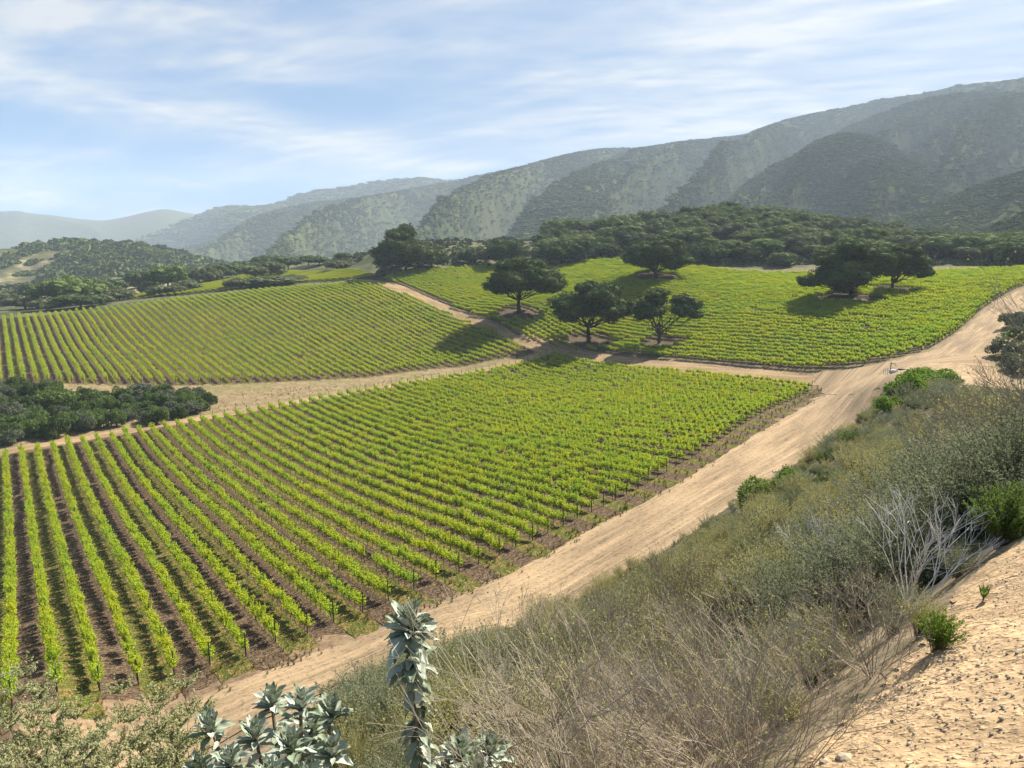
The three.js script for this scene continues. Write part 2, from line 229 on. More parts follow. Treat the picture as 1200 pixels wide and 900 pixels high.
// ------------------------------------------------------------------ ground meshes
{
  const pos = [], col = [], uv = [], idx = [], c = [0, 0, 0];
  const mixc = (t, r, g, b) => { c[0] = lerp(c[0], r, t); c[1] = lerp(c[1], g, t); c[2] = lerp(c[2], b, t); };
  for (let i = 0; i < NA; i++) for (let j = 0; j < NR; j++) {
    const az = AZ0 + i * dAz, r = Math.exp(LR0 + j * dLr), x = r * Math.sin(az), z = -r * Math.cos(az);
    pos.push(x, CY - drop[i * NR + j], z); uv.push(x / 5, z / 5);
    const [u, v] = toPixel(x, CY - drop[i * NR + j], z), n = fbm(x / 9, z / 9, 3), n2 = fbm(x / 2.3 + 50, z / 2.3, 3);
    c[0] = 0.36; c[1] = 0.265; c[2] = 0.14;                       // straw and dry soil
    mixc(smooth(n, 0.4, 0.65) * 0.7, 0.29, 0.25, 0.10); if (r > 255 && az > -0.12) mixc(0.8, 0.22, 0.19, 0.09);
    if (r > 330) { mixc(1, 0.20, 0.19, 0.085); mixc(smooth(n, 0.4, 0.6), 0.09, 0.11, 0.04); if (az < -0.42 && r > 520 && r < 640) mixc(smooth(fbm(x / 30, z / 30, 2), 0.38, 0.5), 0.42, 0.35, 0.19); }
    if (inside(x, z, polyA) || inside(x, z, polyB) || inside(x, z, polyC)) { c[0] = 0.19; c[1] = 0.13; c[2] = 0.085; mixc(smooth(n2, 0.45, 0.65) * 0.5, 0.2, 0.17, 0.07); }
    else if (r < 130 && inside(u, v, hillside)) { c[0] = 0.24; c[1] = 0.19; c[2] = 0.115; mixc(smooth(n2, 0.4, 0.7) * 0.6, 0.30, 0.26, 0.14); if (r < 7) mixc(0.75 * smooth(fbm(x * 5, z * 5, 3), 0.3, 0.55), 0.5, 0.36, 0.22); }
    else if (r < 14 && az > 0) { c[0] = 0.66; c[1] = 0.47; c[2] = 0.265; mixc(smooth(n2, 0.45, 0.7) * 0.5, 0.5, 0.35, 0.2); }
    else if (r < 200 && nearest(x, z, polyA, true).d < 4.5) { c[0] = 0.31; c[1] = 0.21; c[2] = 0.125; mixc(smooth(n2, 0.42, 0.62) * 0.7, 0.45, 0.31, 0.17); }
    else if (r < 60) { mixc(0.8, 0.46, 0.34, 0.21); }
    col.push(c[0] * 0.65, c[1] * 0.65, c[2] * 0.65);
    if (i && j) { const a = (i - 1) * NR + j - 1, b = a + 1, d = i * NR + j - 1, e = d + 1; idx.push(a, b, d, b, e, d); }
  }
  const g = new THREE.BufferGeometry(); g.setAttribute('position', new THREE.Float32BufferAttribute(pos, 3)); g.setAttribute('color', new THREE.Float32BufferAttribute(col, 3)); g.setAttribute('uv', new THREE.Float32BufferAttribute(uv, 2)); g.setIndex(idx); g.computeVertexNormals();
  if (g.attributes.normal.getY(1000) < 0) { g.setIndex(idx.map((_, k) => idx[k - (k % 3) + [0, 2, 1][k % 3]])); g.computeVertexNormals(); }
  struct('ground', g, M.terrain, 'dry hillside and valley ground of straw, soil and sandy dirt');
}
// a patch of ground inside an outline, on a grid whose edge is pulled onto the outline; u across and v along the given line, in metres
function patch(name, poly, line, step, lift, mat, label, su = 12, sv = 24, ragged = 0.25) {
  const P = []; const R = rng(name.length * 77 + poly.length);
  for (let i = 0; i < poly.length; i++) { const a = poly[i], b = poly[(i + 1) % poly.length], n = Math.max(1, Math.ceil(Math.hypot(b[0] - a[0], b[1] - a[1]) / (step * 1.5))); for (let k = 0; k < n; k++) P.push([lerp(a[0], b[0], k / n) + (R() - 0.5) * 2 * ragged, lerp(a[1], b[1], k / n) + (R() - 0.5) * 2 * ragged]); }
  const xs = P.map((p) => p[0]), zs = P.map((p) => p[1]), x0 = Math.min(...xs) - step, z0 = Math.min(...zs) - step, nx = Math.ceil((Math.max(...xs) - x0) / step) + 2, nz = Math.ceil((Math.max(...zs) - z0) / step) + 2;
  const flag = new Uint8Array(nx * nz), id = new Int32Array(nx * nz).fill(-1), pos = [], uv = [], idx = [];
  for (let i = 0; i < nx; i++) for (let j = 0; j < nz; j++) flag[i * nz + j] = inside(x0 + i * step, z0 + j * step, P) ? 1 : 0;
  const vert = (k) => { if (id[k] < 0) { let x = x0 + Math.floor(k / nz) * step, z = z0 + (k % nz) * step; if (!flag[k]) { const q = nearest(x, z, P, true); x = q.x; z = q.z; } id[k] = pos.length / 3; const q = nearest(x, z, line); pos.push(x, H(x, z) + lift, z); uv.push(q.side / su, q.along / sv); } return id[k]; };
  for (let i = 0; i + 1 < nx; i++) for (let j = 0; j + 1 < nz; j++) { const a = i * nz + j, b = a + 1, c = a + nz, d = c + 1; if (flag[a] + flag[b] + flag[c] + flag[d] > 0) { const A = vert(a), B = vert(b), Cc = vert(c), D = vert(d); idx.push(A, B, Cc, B, D, Cc); } }
  const g = new THREE.BufferGeometry(); g.setAttribute('position', new THREE.Float32BufferAttribute(pos, 3)); g.setAttribute('uv', new THREE.Float32BufferAttribute(uv, 2)); g.setIndex(idx); g.computeVertexNormals();
  return struct(name, g, mat, label);
}
const mid = gL.map((p, i) => { const q = nearest(p[0], p[1], gR); return [(p[0] + q.x) / 2, (p[1] + q.z) / 2]; });
const jLine = [mid[mid.length - 1], ...G([[1040, 432], [1095, 420], [1130, 396], [1165, 366], [1205, 338], [1250, 325]], 100)];
const roadLine = [...mid, ...jLine.slice(1)];
patch('dirt_road', [...gL, ...gR.slice().reverse()], roadLine, 0.8, 0.07, M.road, 'wide sandy dirt road with wheel ruts below the brushy hillside');
patch('dirt_road', junction, roadLine, 1.0, 0.075, M.road, 'sandy dirt junction where the farm tracks meet', 12, 24, 0.4);
patch('dirt_track', trackAB, [rowsA[0].b, rowsA[rowsA.length - 1].b], 1.1, 0.06, M.track, 'narrow pale dirt track between two vine blocks');
patch('dirt_track', roadBC, G([[424, 329], [480, 340], [530, 364], [590, 393], [655, 412]], 170), 1.2, 0.065, M.track, 'pale dirt track climbing past the oak trees');
patch('dirt_track', roadAC, [rowPoint(58.5, 200), rowPoint(58.5, 80)], 1.1, 0.05, M.track, 'thin dirt track along the upper edge of the vine block');

const bankTex = tex(1024, (x, y) => { const a = fbmP(x * 7, y * 7, 7, 7, 4), b = fbmP(x * 46, y * 46, 46, 46, 4), c = noiseP(x * 190, y * 190, 190, 190), crumb = smooth(fbmP(x * 90 + 5, y * 90, 90, 90, 2), 0.66, 0.72) * smooth(a, 0.35, 0.6), t = 0.80 + (a - 0.5) * 0.22 + (b - 0.5) * 0.2 + (c - 0.5) * 0.1 - crumb * 0.15; return [t, t * 0.855, t * 0.665]; });
const bankBump = tex(1024, (x, y) => grey(0.75 * fbmP(x * 30, y * 30, 30, 30, 5) + 0.25 * smooth(fbmP(x * 90 + 5, y * 90, 90, 90, 2), 0.5, 0.8)), null, false);
M.bank = std({ color: rgb(0.55, 0.535, 0.52), map: bankTex, bumpMap: bankBump, bumpScale: 0.02 });
patch('dirt_bank', G([[880, 1000], [932, 905], [996, 842], [1076, 766], [1114, 704], [1155, 661], [1212, 637], [1300, 606], [1420, 592], [1700, 585], [2000, 620], [2000, 1150], [900, 1150]], 1.2), [[-40, 30], [40, -30]], 0.04, 0.012, M.bank, 'bare sandy dirt bank strewn with crumbs of earth', 1.6, 1.6, 0.05);

// ------------------------------------------------------------------ vine rows
// leaf-shaped faces gathered into one geometry
class Leaves {
  constructor() { this.p = []; this.i = []; this.n = []; }
  // a leaf at c: axis a (length), side s (half width), slightly folded
  leaf(cx, cy, cz, ax, ay, az, sx, sy, sz) { const k = this.p.length / 3; this.p.push(cx, cy, cz, cx + ax * 0.5 + sx, cy + ay * 0.5 + sy, cz + az * 0.5 + sz, cx + ax, cy + ay, cz + az, cx + ax * 0.5 - sx, cy + ay * 0.5 - sy, cz + az * 0.5 - sz); this.i.push(k, k + 1, k + 2, k, k + 2, k + 3); }
  random(R, x, y, z, len, wid, up = 0) { let a = R() * 6.283, e = Math.asin(clamp(R() * 2 - 1 + up, -1, 1)); const ax = Math.cos(a) * Math.cos(e), ay = Math.sin(e), az = Math.sin(a) * Math.cos(e); let bx = R() - 0.5, by = R() - 0.5, bz = R() - 0.5; let sx = ay * bz - az * by, sy = az * bx - ax * bz, sz = ax * by - ay * bx; const l = Math.hypot(sx, sy, sz) || 1; const L = len * (0.7 + 0.6 * R()), W = wid * (0.7 + 0.6 * R()) / l; this.leaf(x - ax * L / 2, y - ay * L / 2, z - az * L / 2, ax * L, ay * L, az * L, sx * W, sy * W, sz * W); }
  // three-sided tapering stem
  stem(x0, y0, z0, x1, y1, z1, r0, r1) { let dx = x1 - x0, dy = y1 - y0, dz = z1 - z0; const l = Math.hypot(dx, dy, dz) || 1; dx /= l; dy /= l; dz /= l; let ux = dy, uy = -dx, uz = 0; if (Math.hypot(ux, uy) < 0.2) { ux = 0; uy = dz; uz = -dy; } const ul = Math.hypot(ux, uy, uz); ux /= ul; uy /= ul; uz /= ul; const vx = dy * uz - dz * uy, vy = dz * ux - dx * uz, vz = dx * uy - dy * ux, k = this.p.length / 3; for (const [X, Y, Z, r] of [[x0, y0, z0, r0], [x1, y1, z1, r1]]) for (let t = 0; t < 3; t++) { const c = Math.cos(t * 2.094) * r, s = Math.sin(t * 2.094) * r; this.p.push(X + ux * c + vx * s, Y + uy * c + vy * s, Z + uz * c + vz * s); } for (let t = 0; t < 3; t++) { const a = k + t, b = k + (t + 1) % 3; this.i.push(a, b, a + 3, b, b + 3, a + 3); } }
  build() { const g = new THREE.BufferGeometry(); g.setAttribute('position', new THREE.Float32BufferAttribute(this.p, 3)); g.setIndex(this.i); return g.toNonIndexed(); }
  flat() { const g = this.build(); g.computeVertexNormals(); return g; }
  soft(fn) { const g = this.build(); g.computeVertexNormals(); return g; }
}
function vineModule(seed, len, shoots, per, size) {                // shoots rise from the cordon and carry the leaves
  const R = rng(seed), L = new Leaves(), hubs = len > 1.9 ? 2 : 1;
  for (let k = 0; k < shoots; k++) {
    const hub = (Math.floor(R() * hubs) + 0.5) / hubs - 0.5, x = (hub + (R() + R() - 1) * 0.6 / hubs) * len, z = (R() - 0.5) * 0.42, top = 1.2 + R() * 0.62, lx = (R() - 0.5) * 0.5, lz = (R() - 0.5) * (R() < 0.3 ? 1.3 : 0.7);
    for (let q = 0; q < per; q++) { const t = Math.pow(R(), 0.85), y = lerp(0.82, top, t) - Math.abs(lz) * t * t * 0.25, w = 0.13 * (1.15 - t * 0.55); L.random(R, x + lx * t + (R() - 0.5) * 2 * w, y + (R() - 0.5) * 0.1, z + lz * t + (R() - 0.5) * 2 * w, size * (1.15 - 0.5 * t), size * 0.5 * (1.15 - 0.5 * t), 0.1); }
  }
  return L.flat();
}
function trunkGeo(seed) { const R = rng(seed), L = new Leaves(); const b = (R() - 0.5) * 0.12, c = (R() - 0.5) * 0.12; L.stem(0, -0.1, 0, b, 0.45, c, 0.035, 0.028); L.stem(b, 0.45, c, b * 0.4, 0.88, c * 0.4, 0.028, 0.03); L.stem(0, 0.86, 0, 0.6, 0.9, 0.02, 0.022, 0.014); L.stem(0, 0.86, 0, -0.6, 0.9, -0.02, 0.022, 0.014); return L.flat(); }
const vineNear = [1, 2, 3, 4, 5].map((s) => vineModule(s, 1.2, 26, 18, 0.155)), vineMid = [11, 12, 13, 14].map((s) => vineModule(s, 1.6, 26, 14, 0.205)), vineFar = [21, 22, 23].map((s) => vineModule(s, 2.2, 46, 12, 0.26).scale(1, 1, 1.3));
const trunkG = [1, 2, 3].map(trunkGeo);
const postGeo = new THREE.CylinderGeometry(0.028, 0.03, 2.05, 5).translate(0, 0.85, 0), endPostGeo = new THREE.CylinderGeometry(0.05, 0.055, 2.15, 7).translate(0, 0.88, 0);
const mtx = new THREE.Matrix4(), qt = new THREE.Quaternion(), ps = new THREE.Vector3(), sc = new THREE.Vector3(), eu = new THREE.Euler(), tint = new THREE.Color();
const YAW = Math.atan2(-eR[1], eR[0]);                          // turns +x onto the row direction
function instanced(name, geo, mat, list, parent, colored) {
  const m = new THREE.InstancedMesh(geo, mat, list.length); m.name = name; m.castShadow = m.receiveShadow = true;
  list.forEach((p, k) => { eu.set(p.rx || 0, p.yaw || 0, p.rz || 0); qt.setFromEuler(eu); m.setMatrixAt(k, mtx.compose(ps.set(p.x, p.y, p.z), qt, Array.isArray(p.s) ? sc.set(...p.s) : sc.setScalar(p.s || 1))); if (colored) m.setColorAt(k, tint.setRGB(...p.c)); });
  m.userData.kind = 'stuff'; parent.add(m); return m;
}
function vineRow(a, b, mods, len, label, group, posts, R, keep, wild = 0) {
  const dx = b[0] - a[0], dz = b[1] - a[1], L = Math.hypot(dx, dz); if (L < 3) return;
  const g = base('vine_row', a[0], H(a[0], a[1]), a[1]), ox = g.position.x, oy = g.position.y, oz = g.position.z;
  tag(g, label, 'vine row', group);
  const pt = (t) => { const x = a[0] + dx * t / L, z = a[1] + dz * t / L; return [x, H(x, z), z]; };
  const fol = mods.map(() => []), tr = [], ps2 = [];
  for (let t = len * 0.5; t < L - len * 0.3; t += len) {
    const [x, y, z] = pt(t); if (keep && !keep(x, z)) continue;
    const h0 = pt(t - len / 2)[1], h1 = pt(t + len / 2)[1], v = 0.72 + 0.34 * fbm(x / 5, z / 5, 2) + 0.24 * R(), yel = (fbm(x / 14 + 40, z / 14, 3) - 0.5) * 0.7 + (R() - 0.5) * 0.5;
    if (R() < (len < 1.9 ? 0.028 : 0.006)) continue;
    fol[Math.floor(R() * mods.length)].push({ x: x - ox, y: y - oy, z: z - oz, yaw: YAW + (R() < 0.5 ? Math.PI : 0), s: [1, v * (0.95 + 0.12 * R()), 0.75 + 0.4 * R()], c: [0.97 + 0.5 * yel, 0.98 + 0.16 * yel, 0.9 - 0.5 * yel] });
    if (R() < 0.9) tr.push({ x: x - ox, y: y - oy, z: z - oz, yaw: YAW + R() * 0.3 });
  }
  fol.forEach((l, k) => { if (l.length) instanced('foliage', mods[k], M.vine, l, g, true); });
  if (posts) { if (tr.length) instanced('trunk', trunkG[Math.floor(R() * 3)], M.wood, tr, g); }
  for (const t of [0.15, L - 0.15]) { const [x, y, z] = pt(t); if (keep && !keep(x, z)) continue; const m = part('end_post', endPostGeo, M.endpost, g); m.position.set(x - ox, y - oy, z - oz); m.rotation.set((R() - 0.5) * 0.06, R() * 6, (R() - 0.5) * 0.06); }
  if (posts === 2) {
    for (let t = 5.2 + R(); t < L - 3; t += 5.5) { const [x, y, z] = pt(t), m = part('post', postGeo, M.post, g); m.position.set(x - ox, y - oy, z - oz); m.rotation.set((R() - 0.5) * 0.05, R() * 6, (R() - 0.5) * 0.05); }
    const hs = new Leaves(); let p = pt(0.2); for (let t = 3; t < L; t += 3) { const q = pt(t), sag = 0.48 - 0.05 * R(); hs.stem(p[0] - ox, p[1] - oy + (p[3] || 0.5), p[2] - oz, q[0] - ox, q[1] - oy + sag, q[2] - oz, 0.011, 0.011); p = [...q, sag]; }
    if (hs.p.length) part('drip_hose', hs.flat(), M.hose, g);
  } else if (posts === 1) { const l = []; for (let t = 6; t < L - 3; t += 6) { const [x, y, z] = pt(t); l.push({ x: x - ox, y: y - oy, z: z - oz }); } if (l.length) instanced('post', postGeo, M.post, l, g); }
}
const R0 = rng(4242);
for (const r of rowsA) vineRow(r.a, r.b, r.i < 30 ? vineNear : vineMid, r.i < 30 ? 1.2 : 1.6, 'row of leafy green grapevines between the wide dirt road and the shrub belt', 'vine rows below the brushy hillside', 2, R0);
function clipRow(i, poly, out = []) { const ts = []; const o = rowPoint(i, 0); for (let k = 0; k < poly.length; k++) { const a = poly[k], b = poly[(k + 1) % poly.length], na = (a[0] - o[0]) * eN[0] + (a[1] - o[1]) * eN[1], nb = (b[0] - o[0]) * eN[0] + (b[1] - o[1]) * eN[1]; if ((na > 0) !== (nb > 0)) { const s = na / (na - nb); ts.push(tOf([lerp(a[0], b[0], s), lerp(a[1], b[1], s)])); } } ts.sort((p, q) => p - q); for (let k = 0; k + 1 < ts.length; k += 2) out.push([ts[k], ts[k + 1]]); return out; }
for (let i = -8; i < 80; i++) for (const [t0, t1] of clipRow(i, polyB)) vineRow(rowPoint(i, t0), rowPoint(i, t1), vineMid, 1.6, 'row of leafy green grapevines on the rounded slope beyond the shrub belt', 'vine rows on the rounded slope', 1, R0);
// oaks that stand inside block C, each on a bare patch of soil
const OAKS = [[607, 367, 10.5], [690, 402, 9.5], [777, 404, 8], [769, 326, 11], [995, 352, 10.5], [1046, 341, 7]].map(([u, v, r]) => [...ground(u, v, 150), r]);
const freeOfOaks = (x, z) => OAKS.every(([ox, oz, r]) => { const a = (x - ox) * eR[0] + (z - oz) * eR[1], b = (x - ox) * eN[0] + (z - oz) * eN[1]; return (a / (r * 0.95)) ** 2 + (b / (r * 0.55)) ** 2 > 1; });
for (let i = 56; i < 190; i++) for (const [t0, t1] of clipRow(i, polyC)) vineRow(rowPoint(i, t0), rowPoint(i, t1), vineFar, 2.2, 'row of leafy yellow green grapevines in the broad block around the scattered oaks', 'vine rows around the oaks', 0, R0, freeOfOaks);

// soil and grass aisles between the rows
{
  const sets = [[], []];
  const ribbon = (p0, p1, w, set) => { const L = Math.hypot(p1[0] - p0[0], p1[1] - p0[1]), n = Math.max(2, Math.ceil(L / 2.5)); const pos = [], uv = [], idx = []; const off = R0() * 7; for (let k = 0; k <= n; k++) for (let s = 0; s <= 4; s++) { const c = (s / 4 - 0.5) * w, jag = k === 0 ? (hash(s + off * 100, p0[0] * 10) - 0.7) * 1.8 : 0, x = lerp(p0[0], p1[0], k / n) + eN[0] * c + eR[0] * jag, z = lerp(p0[1], p1[1], k / n) + eN[1] * c + eR[1] * jag; pos.push(x, H(x, z) + (k === 0 || k === n ? 0.008 : 0.035 + (s % 4 === 0 ? 0.05 : s === 2 ? 0 : 0.01)), z); uv.push((s / 4) * w / 4 + off, (k / n) * L / 4 + off); if (k && s) { const a = (k - 1) * 5 + s - 1; idx.push(a, a + 1, a + 5, a + 1, a + 6, a + 5); } } const g = new THREE.BufferGeometry(); g.setAttribute('position', new THREE.Float32BufferAttribute(pos, 3)); g.setAttribute('uv', new THREE.Float32BufferAttribute(uv, 2)); g.setIndex(idx); g.computeVertexNormals(); sets[set].push(g); };
  for (let k = 0; k + 1 < rowsA.length; k++) { const a = rowsA[k], t0 = (a.t0 + rowsA[k + 1].t0) / 2 - (a.i > 8 ? 3.0 : 1.2) - R0() * 1.8, t1 = (a.t1 + rowsA[k + 1].t1) / 2 + 0.5; ribbon(rowPoint(a.i + 0.5, t0), rowPoint(a.i + 0.5, t1), SPACING - 0.01, (a.i + 100) % 2); }
  for (let i = -8; i < 80; i++) for (const [t0, t1] of clipRow(i + 0.5, polyB)) ribbon(rowPoint(i + 0.5, t0 - 1.5), rowPoint(i + 0.5, t1 + 1), SPACING - 0.01, (i + 100) % 2);
  const flip = (g) => { if (g.attributes.normal.getY(0) < 0) { const ix = g.index.array; for (let k = 0; k < ix.length; k += 3) { const t = ix[k]; ix[k] = ix[k + 1]; ix[k + 1] = t; } g.computeVertexNormals(); } return g; };
  struct('tilled_ground', flip(mergeGeometries(sets[0])), M.soil, 'brown tilled soil in every other vine aisle');
  struct('grassy_ground', flip(mergeGeometries(sets[1])), M.cover, 'thin straw and grass cover in every other vine aisle');
}

// ------------------------------------------------------------------ far hills: each a sheet with its own crest, spurs and gullies
const crestCurve = (pts) => { const a = pts.map(([u, v]) => [azOf(u, v), qOf(u, v)]); return (az) => { if (az <= a[0][0]) return a[0][1]; for (let k = 0; k + 1 < a.length; k++) if (az <= a[k + 1][0]) { const t = (az - a[k][0]) / (a[k + 1][0] - a[k][0]); const p0 = a[Math.max(0, k - 1)], p3 = a[Math.min(a.length - 1, k + 2)], m1 = (a[k + 1][1] - p0[1]) / (a[k + 1][0] - p0[0]) * (a[k + 1][0] - a[k][0]), m2 = (p3[1] - a[k][1]) / (p3[0] - a[k][0]) * (a[k + 1][0] - a[k][0]), t2 = t * t, t3 = t2 * t; return (2 * t3 - 3 * t2 + 1) * a[k][1] + (t3 - 2 * t2 + t) * m1 + (-2 * t3 + 3 * t2) * a[k + 1][1] + (t3 - t2) * m2; } return a[a.length - 1][1]; }; };
M.hill = std({ vertexColors: true, map: grainTex, specularIntensity: 0 });
const scrubGeo = [1, 2, 3].map((s) => { const R = rng(s * 91), L = new Leaves(); for (let k = 0; k < 46; k++) { const a = R() * 6.283, e = Math.pow(R(), 0.8) * 1.45, rr = 0.8 + 0.25 * R(); L.random(R, Math.cos(a) * Math.cos(e) * rr, Math.sin(e) * rr * 0.8, Math.sin(a) * Math.cos(e) * rr, 0.62, 0.3, 0); } const g = new THREE.IcosahedronGeometry(0.84, 1); g.scale(1, 0.82, 1); g.deleteAttribute('uv'); const l = L.flat(); g.computeVertexNormals(); return mergeGeometries([g, l]); });
M.scrubDark = std({ color: rgb(0.83, 0.83, 0.83), specularIntensity: 0 });
function hill(o) {
  const q = crestCurve(o.crest), az0 = azOf(...o.crest[0]), az1 = azOf(...o.crest[o.crest.length - 1]), n = o.n, m = o.m, pos = [], col = [], uv = [], idx = [];
  const height = (az, t) => {
    const D = o.D, W = o.W, r = D - W * (1 - t), a = az * D + (1 - t) * W * (o.skew || 0), top = CY - q(az) * D;
    const wob = (fbm(a / o.spur * 0.6 + o.seed, t * 1.6, 3) - 0.5) * 2.2, s0 = 1 - Math.abs(2 * noise(a / o.spur + wob * 0.6 + o.seed * 3.7, t * 0.5 + o.seed) - 1), s1 = lerp(s0, smooth(s0, 0, 1), 0.5), s2 = 1 - Math.abs(2 * noise(a / o.spur * 2.7 + wob * 1.7 + o.seed, t * 1.7 + 9) - 1);
    const env = t < 1 ? Math.sin(Math.PI * clamp(t)) ** 0.8 : 0, f = t < 1 ? Math.pow(clamp(t), o.pow || 0.95) : 1 - (t - 1) * 1.1;
    let y = lerp(o.foot, top, f) + env * o.amp * (s1 * 1.9 + s2 * 0.65 - 2.0) + (fbm(a / o.spur * 6, r / o.spur * 6, 3) - 0.5) * o.amp * 0.18 * (t < 1 ? 1 : 0.3);
    if (t < 1) y = Math.min(y, CY - q(az) * r - (1 - t) * o.amp * 0.05);
    return [r * Math.sin(az), y, -r * Math.cos(az), s1];
  };
  for (let i = 0; i <= n; i++) for (let j = 0; j <= m; j++) {
    const az = lerp(az0, az1, i / n), t = j / m * 1.22, [x, y, z, s1] = height(az, t);
    pos.push(x, y, z); uv.push(x / 90, z / 90);
    const k = fbm(x / o.patch, z / o.patch + y / o.patch, 4), k2 = fbm(x / o.patch * 4 + 7, z / o.patch * 4, 3), w = smooth(k, 0.42, 0.62), c = [lerp(o.c0[0], o.c1[0], w), lerp(o.c0[1], o.c1[1], w), lerp(o.c0[2], o.c1[2], w)];
    const bare = (o.bare || 0) * smooth(k2, 0.56, 0.7); col.push(lerp(c[0], 0.26, bare), lerp(c[1], 0.21, bare), lerp(c[2], 0.12, bare));
    if (i && j) { const a = (i - 1) * (m + 1) + j - 1, b = a + 1, d = a + m + 1, e = d + 1; idx.push(a, d, b, b, d, e); }
  }
  const g = new THREE.BufferGeometry(); g.setAttribute('position', new THREE.Float32BufferAttribute(pos, 3)); g.setAttribute('color', new THREE.Float32BufferAttribute(col, 3)); g.setAttribute('uv', new THREE.Float32BufferAttribute(uv, 2)); g.setIndex(idx); g.computeVertexNormals();
  if (g.attributes.normal.getY(Math.floor(n / 2) * (m + 1) + 3) < 0) { for (let k = 0; k < idx.length; k += 3) { const t = idx[k]; idx[k] = idx[k + 1]; idx[k + 1] = t; } g.setIndex(idx); g.computeVertexNormals(); }
  struct('hills', g, M.hill, o.label);
  if (o.scrub) {
    const R = rng(o.seed * 31 + 5), lists = [[], [], []];
    for (let k = 0; k < o.scrub; k++) { const az = lerp(az0, az1, R()), t = 0.03 + Math.pow(R(), 0.8) * 1.0, [x, y, z, s1] = height(az, t), d = fbm(x / o.patch + 3, z / o.patch, 3) ; if (d < (o.thr || 0.16) + 0.16 * R()) continue; const s = o.size * (0.45 + 1.2 * Math.pow(R(), 3) + smooth(d, 0.46, 0.62) * 0.75), v = 0.85 + 0.3 * R(); lists[k % 3].push({ x, y: y + s * 0.1, z, yaw: R() * 6, s: [s, s * (o.flat || 0.32) * (0.8 + 0.4 * R()), s], c: [0.105 * v * (0.85 + 0.35 * R()), 0.138 * v, 0.042 * v] }); }
    lists.forEach((l, k) => { if (l.length) { const im = instanced(numbered('hillside_scrub'), scrubGeo[k], M.scrubDark, l, scene, true); tag(im, o.scrubLabel, 'scrub', 'scrub and small trees on the hills', 'stuff'); } });
  }
}
const cg = [0.058, 0.074, 0.027], ct = [0.072, 0.087, 0.033];
hill({ crest: [[-160, 262], [-60, 255], [0, 248], [20, 247], [37, 250], [60, 252], [90, 256], [120, 258], [147, 254], [173, 248], [193, 245], [213, 248], [240, 253], [290, 262], [360, 272]], D: 4700, W: 1800, foot: -40, amp: 60, spur: 900, seed: 3, n: 180, m: 50, patch: 700, c0: [0.06, 0.068, 0.036], c1: [0.075, 0.082, 0.045], label: 'distant hazy blue ridge beyond the valley' });
hill({ crest: [[150, 290], [177, 277], [200, 266], [227, 255], [253, 245], [280, 242], [300, 243], [327, 238], [353, 228], [377, 223], [400, 221], [433, 215], [460, 210], [490, 208], [517, 211], [545, 212], [600, 216], [700, 225]], D: 3700, W: 1300, foot: -30, amp: 130, skew: 0.3, spur: 420, seed: 5, n: 200, m: 70, patch: 400, c0: cg, c1: ct, label: 'grey green ridge behind the long mountain', scrub: 9000, size: 11, scrubLabel: 'fine dark scrub on the ridge behind the long mountain' });
hill({ crest: [[130, 305], [200, 295], [260, 277], [300, 255], [333, 245], [367, 238], [400, 234], [450, 227], [500, 218], [550, 208], [600, 197], [650, 185], [667, 181], [700, 175], [750, 173], [800, 166], [833, 163], [877, 158], [887, 153], [933, 138], [983, 127], [1027, 117], [1063, 112], [1100, 105], [1140, 97], [1173, 95], [1200, 92], [1300, 84], [1450, 74], [1600, 80]], D: 2700, W: 1900, foot: -10, amp: 165, skew: 0.38, spur: 290, seed: 8, n: 420, m: 150, patch: 190, c0: cg, c1: ct, bare: 0.15, pow: 1.1, label: 'long chaparral covered mountain rising to its high end', scrub: 150000, size: 4.6, scrubLabel: 'dark chaparral and small trees over the long mountain' });
hill({ crest: [[960, 195], [983, 158], [1013, 140], [1050, 127], [1083, 115], [1117, 110], [1160, 108], [1200, 109], [1300, 104], [1450, 100]], D: 2050, W: 1000, foot: 20, amp: 95, skew: 0.38, spur: 220, seed: 12, n: 160, m: 90, patch: 170, c0: cg, c1: ct, bare: 0.15, label: 'broad shoulder of the mountain above the rounded spur', scrub: 26000, size: 4.2, thr: 0.02, scrubLabel: 'low scrub on the broad mountain shoulder' });
hill({ crest: [[835, 252], [857, 233], [893, 203], [933, 180], [960, 165], [987, 157], [1017, 160], [1040, 170], [1083, 193], [1120, 213], [1140, 226], [1170, 246]], D: 1450, W: 620, foot: 20, amp: 55, skew: 0.2, spur: 130, seed: 17, n: 170, m: 90, patch: 120, c0: cg, c1: ct, bare: 0.155, pow: 0.9, label: 'rounded scrubby spur in front of the mountain', scrub: 16000, size: 3.4, scrubLabel: 'fine scrub over the rounded spur' });
hill({ crest: [[1020, 275], [1053, 257], [1100, 240], [1133, 223], [1167, 210], [1200, 200], [1280, 180], [1450, 150]], D: 1000, W: 420, foot: 22, amp: 18, spur: 110, seed: 21, n: 120, m: 70, patch: 90, c0: cg, c1: ct, bare: 0.15, label: 'scrubby slope running down from the spur', scrub: 9000, size: 2.8, scrubLabel: 'scrub on the slope below the spur' });
hill({ crest: [[1100, 296], [1143, 277], [1167, 263], [1200, 248], [1300, 218], [1450, 190]], D: 640, W: 220, foot: 26, amp: 8, spur: 70, seed: 25, n: 90, m: 50, patch: 60, c0: cg, c1: ct, bare: 0.15, label: 'near scrubby slope beside the valley woodland', scrub: 4000, size: 1.9, scrubLabel: 'scrub on the near slope beside the woodland' });
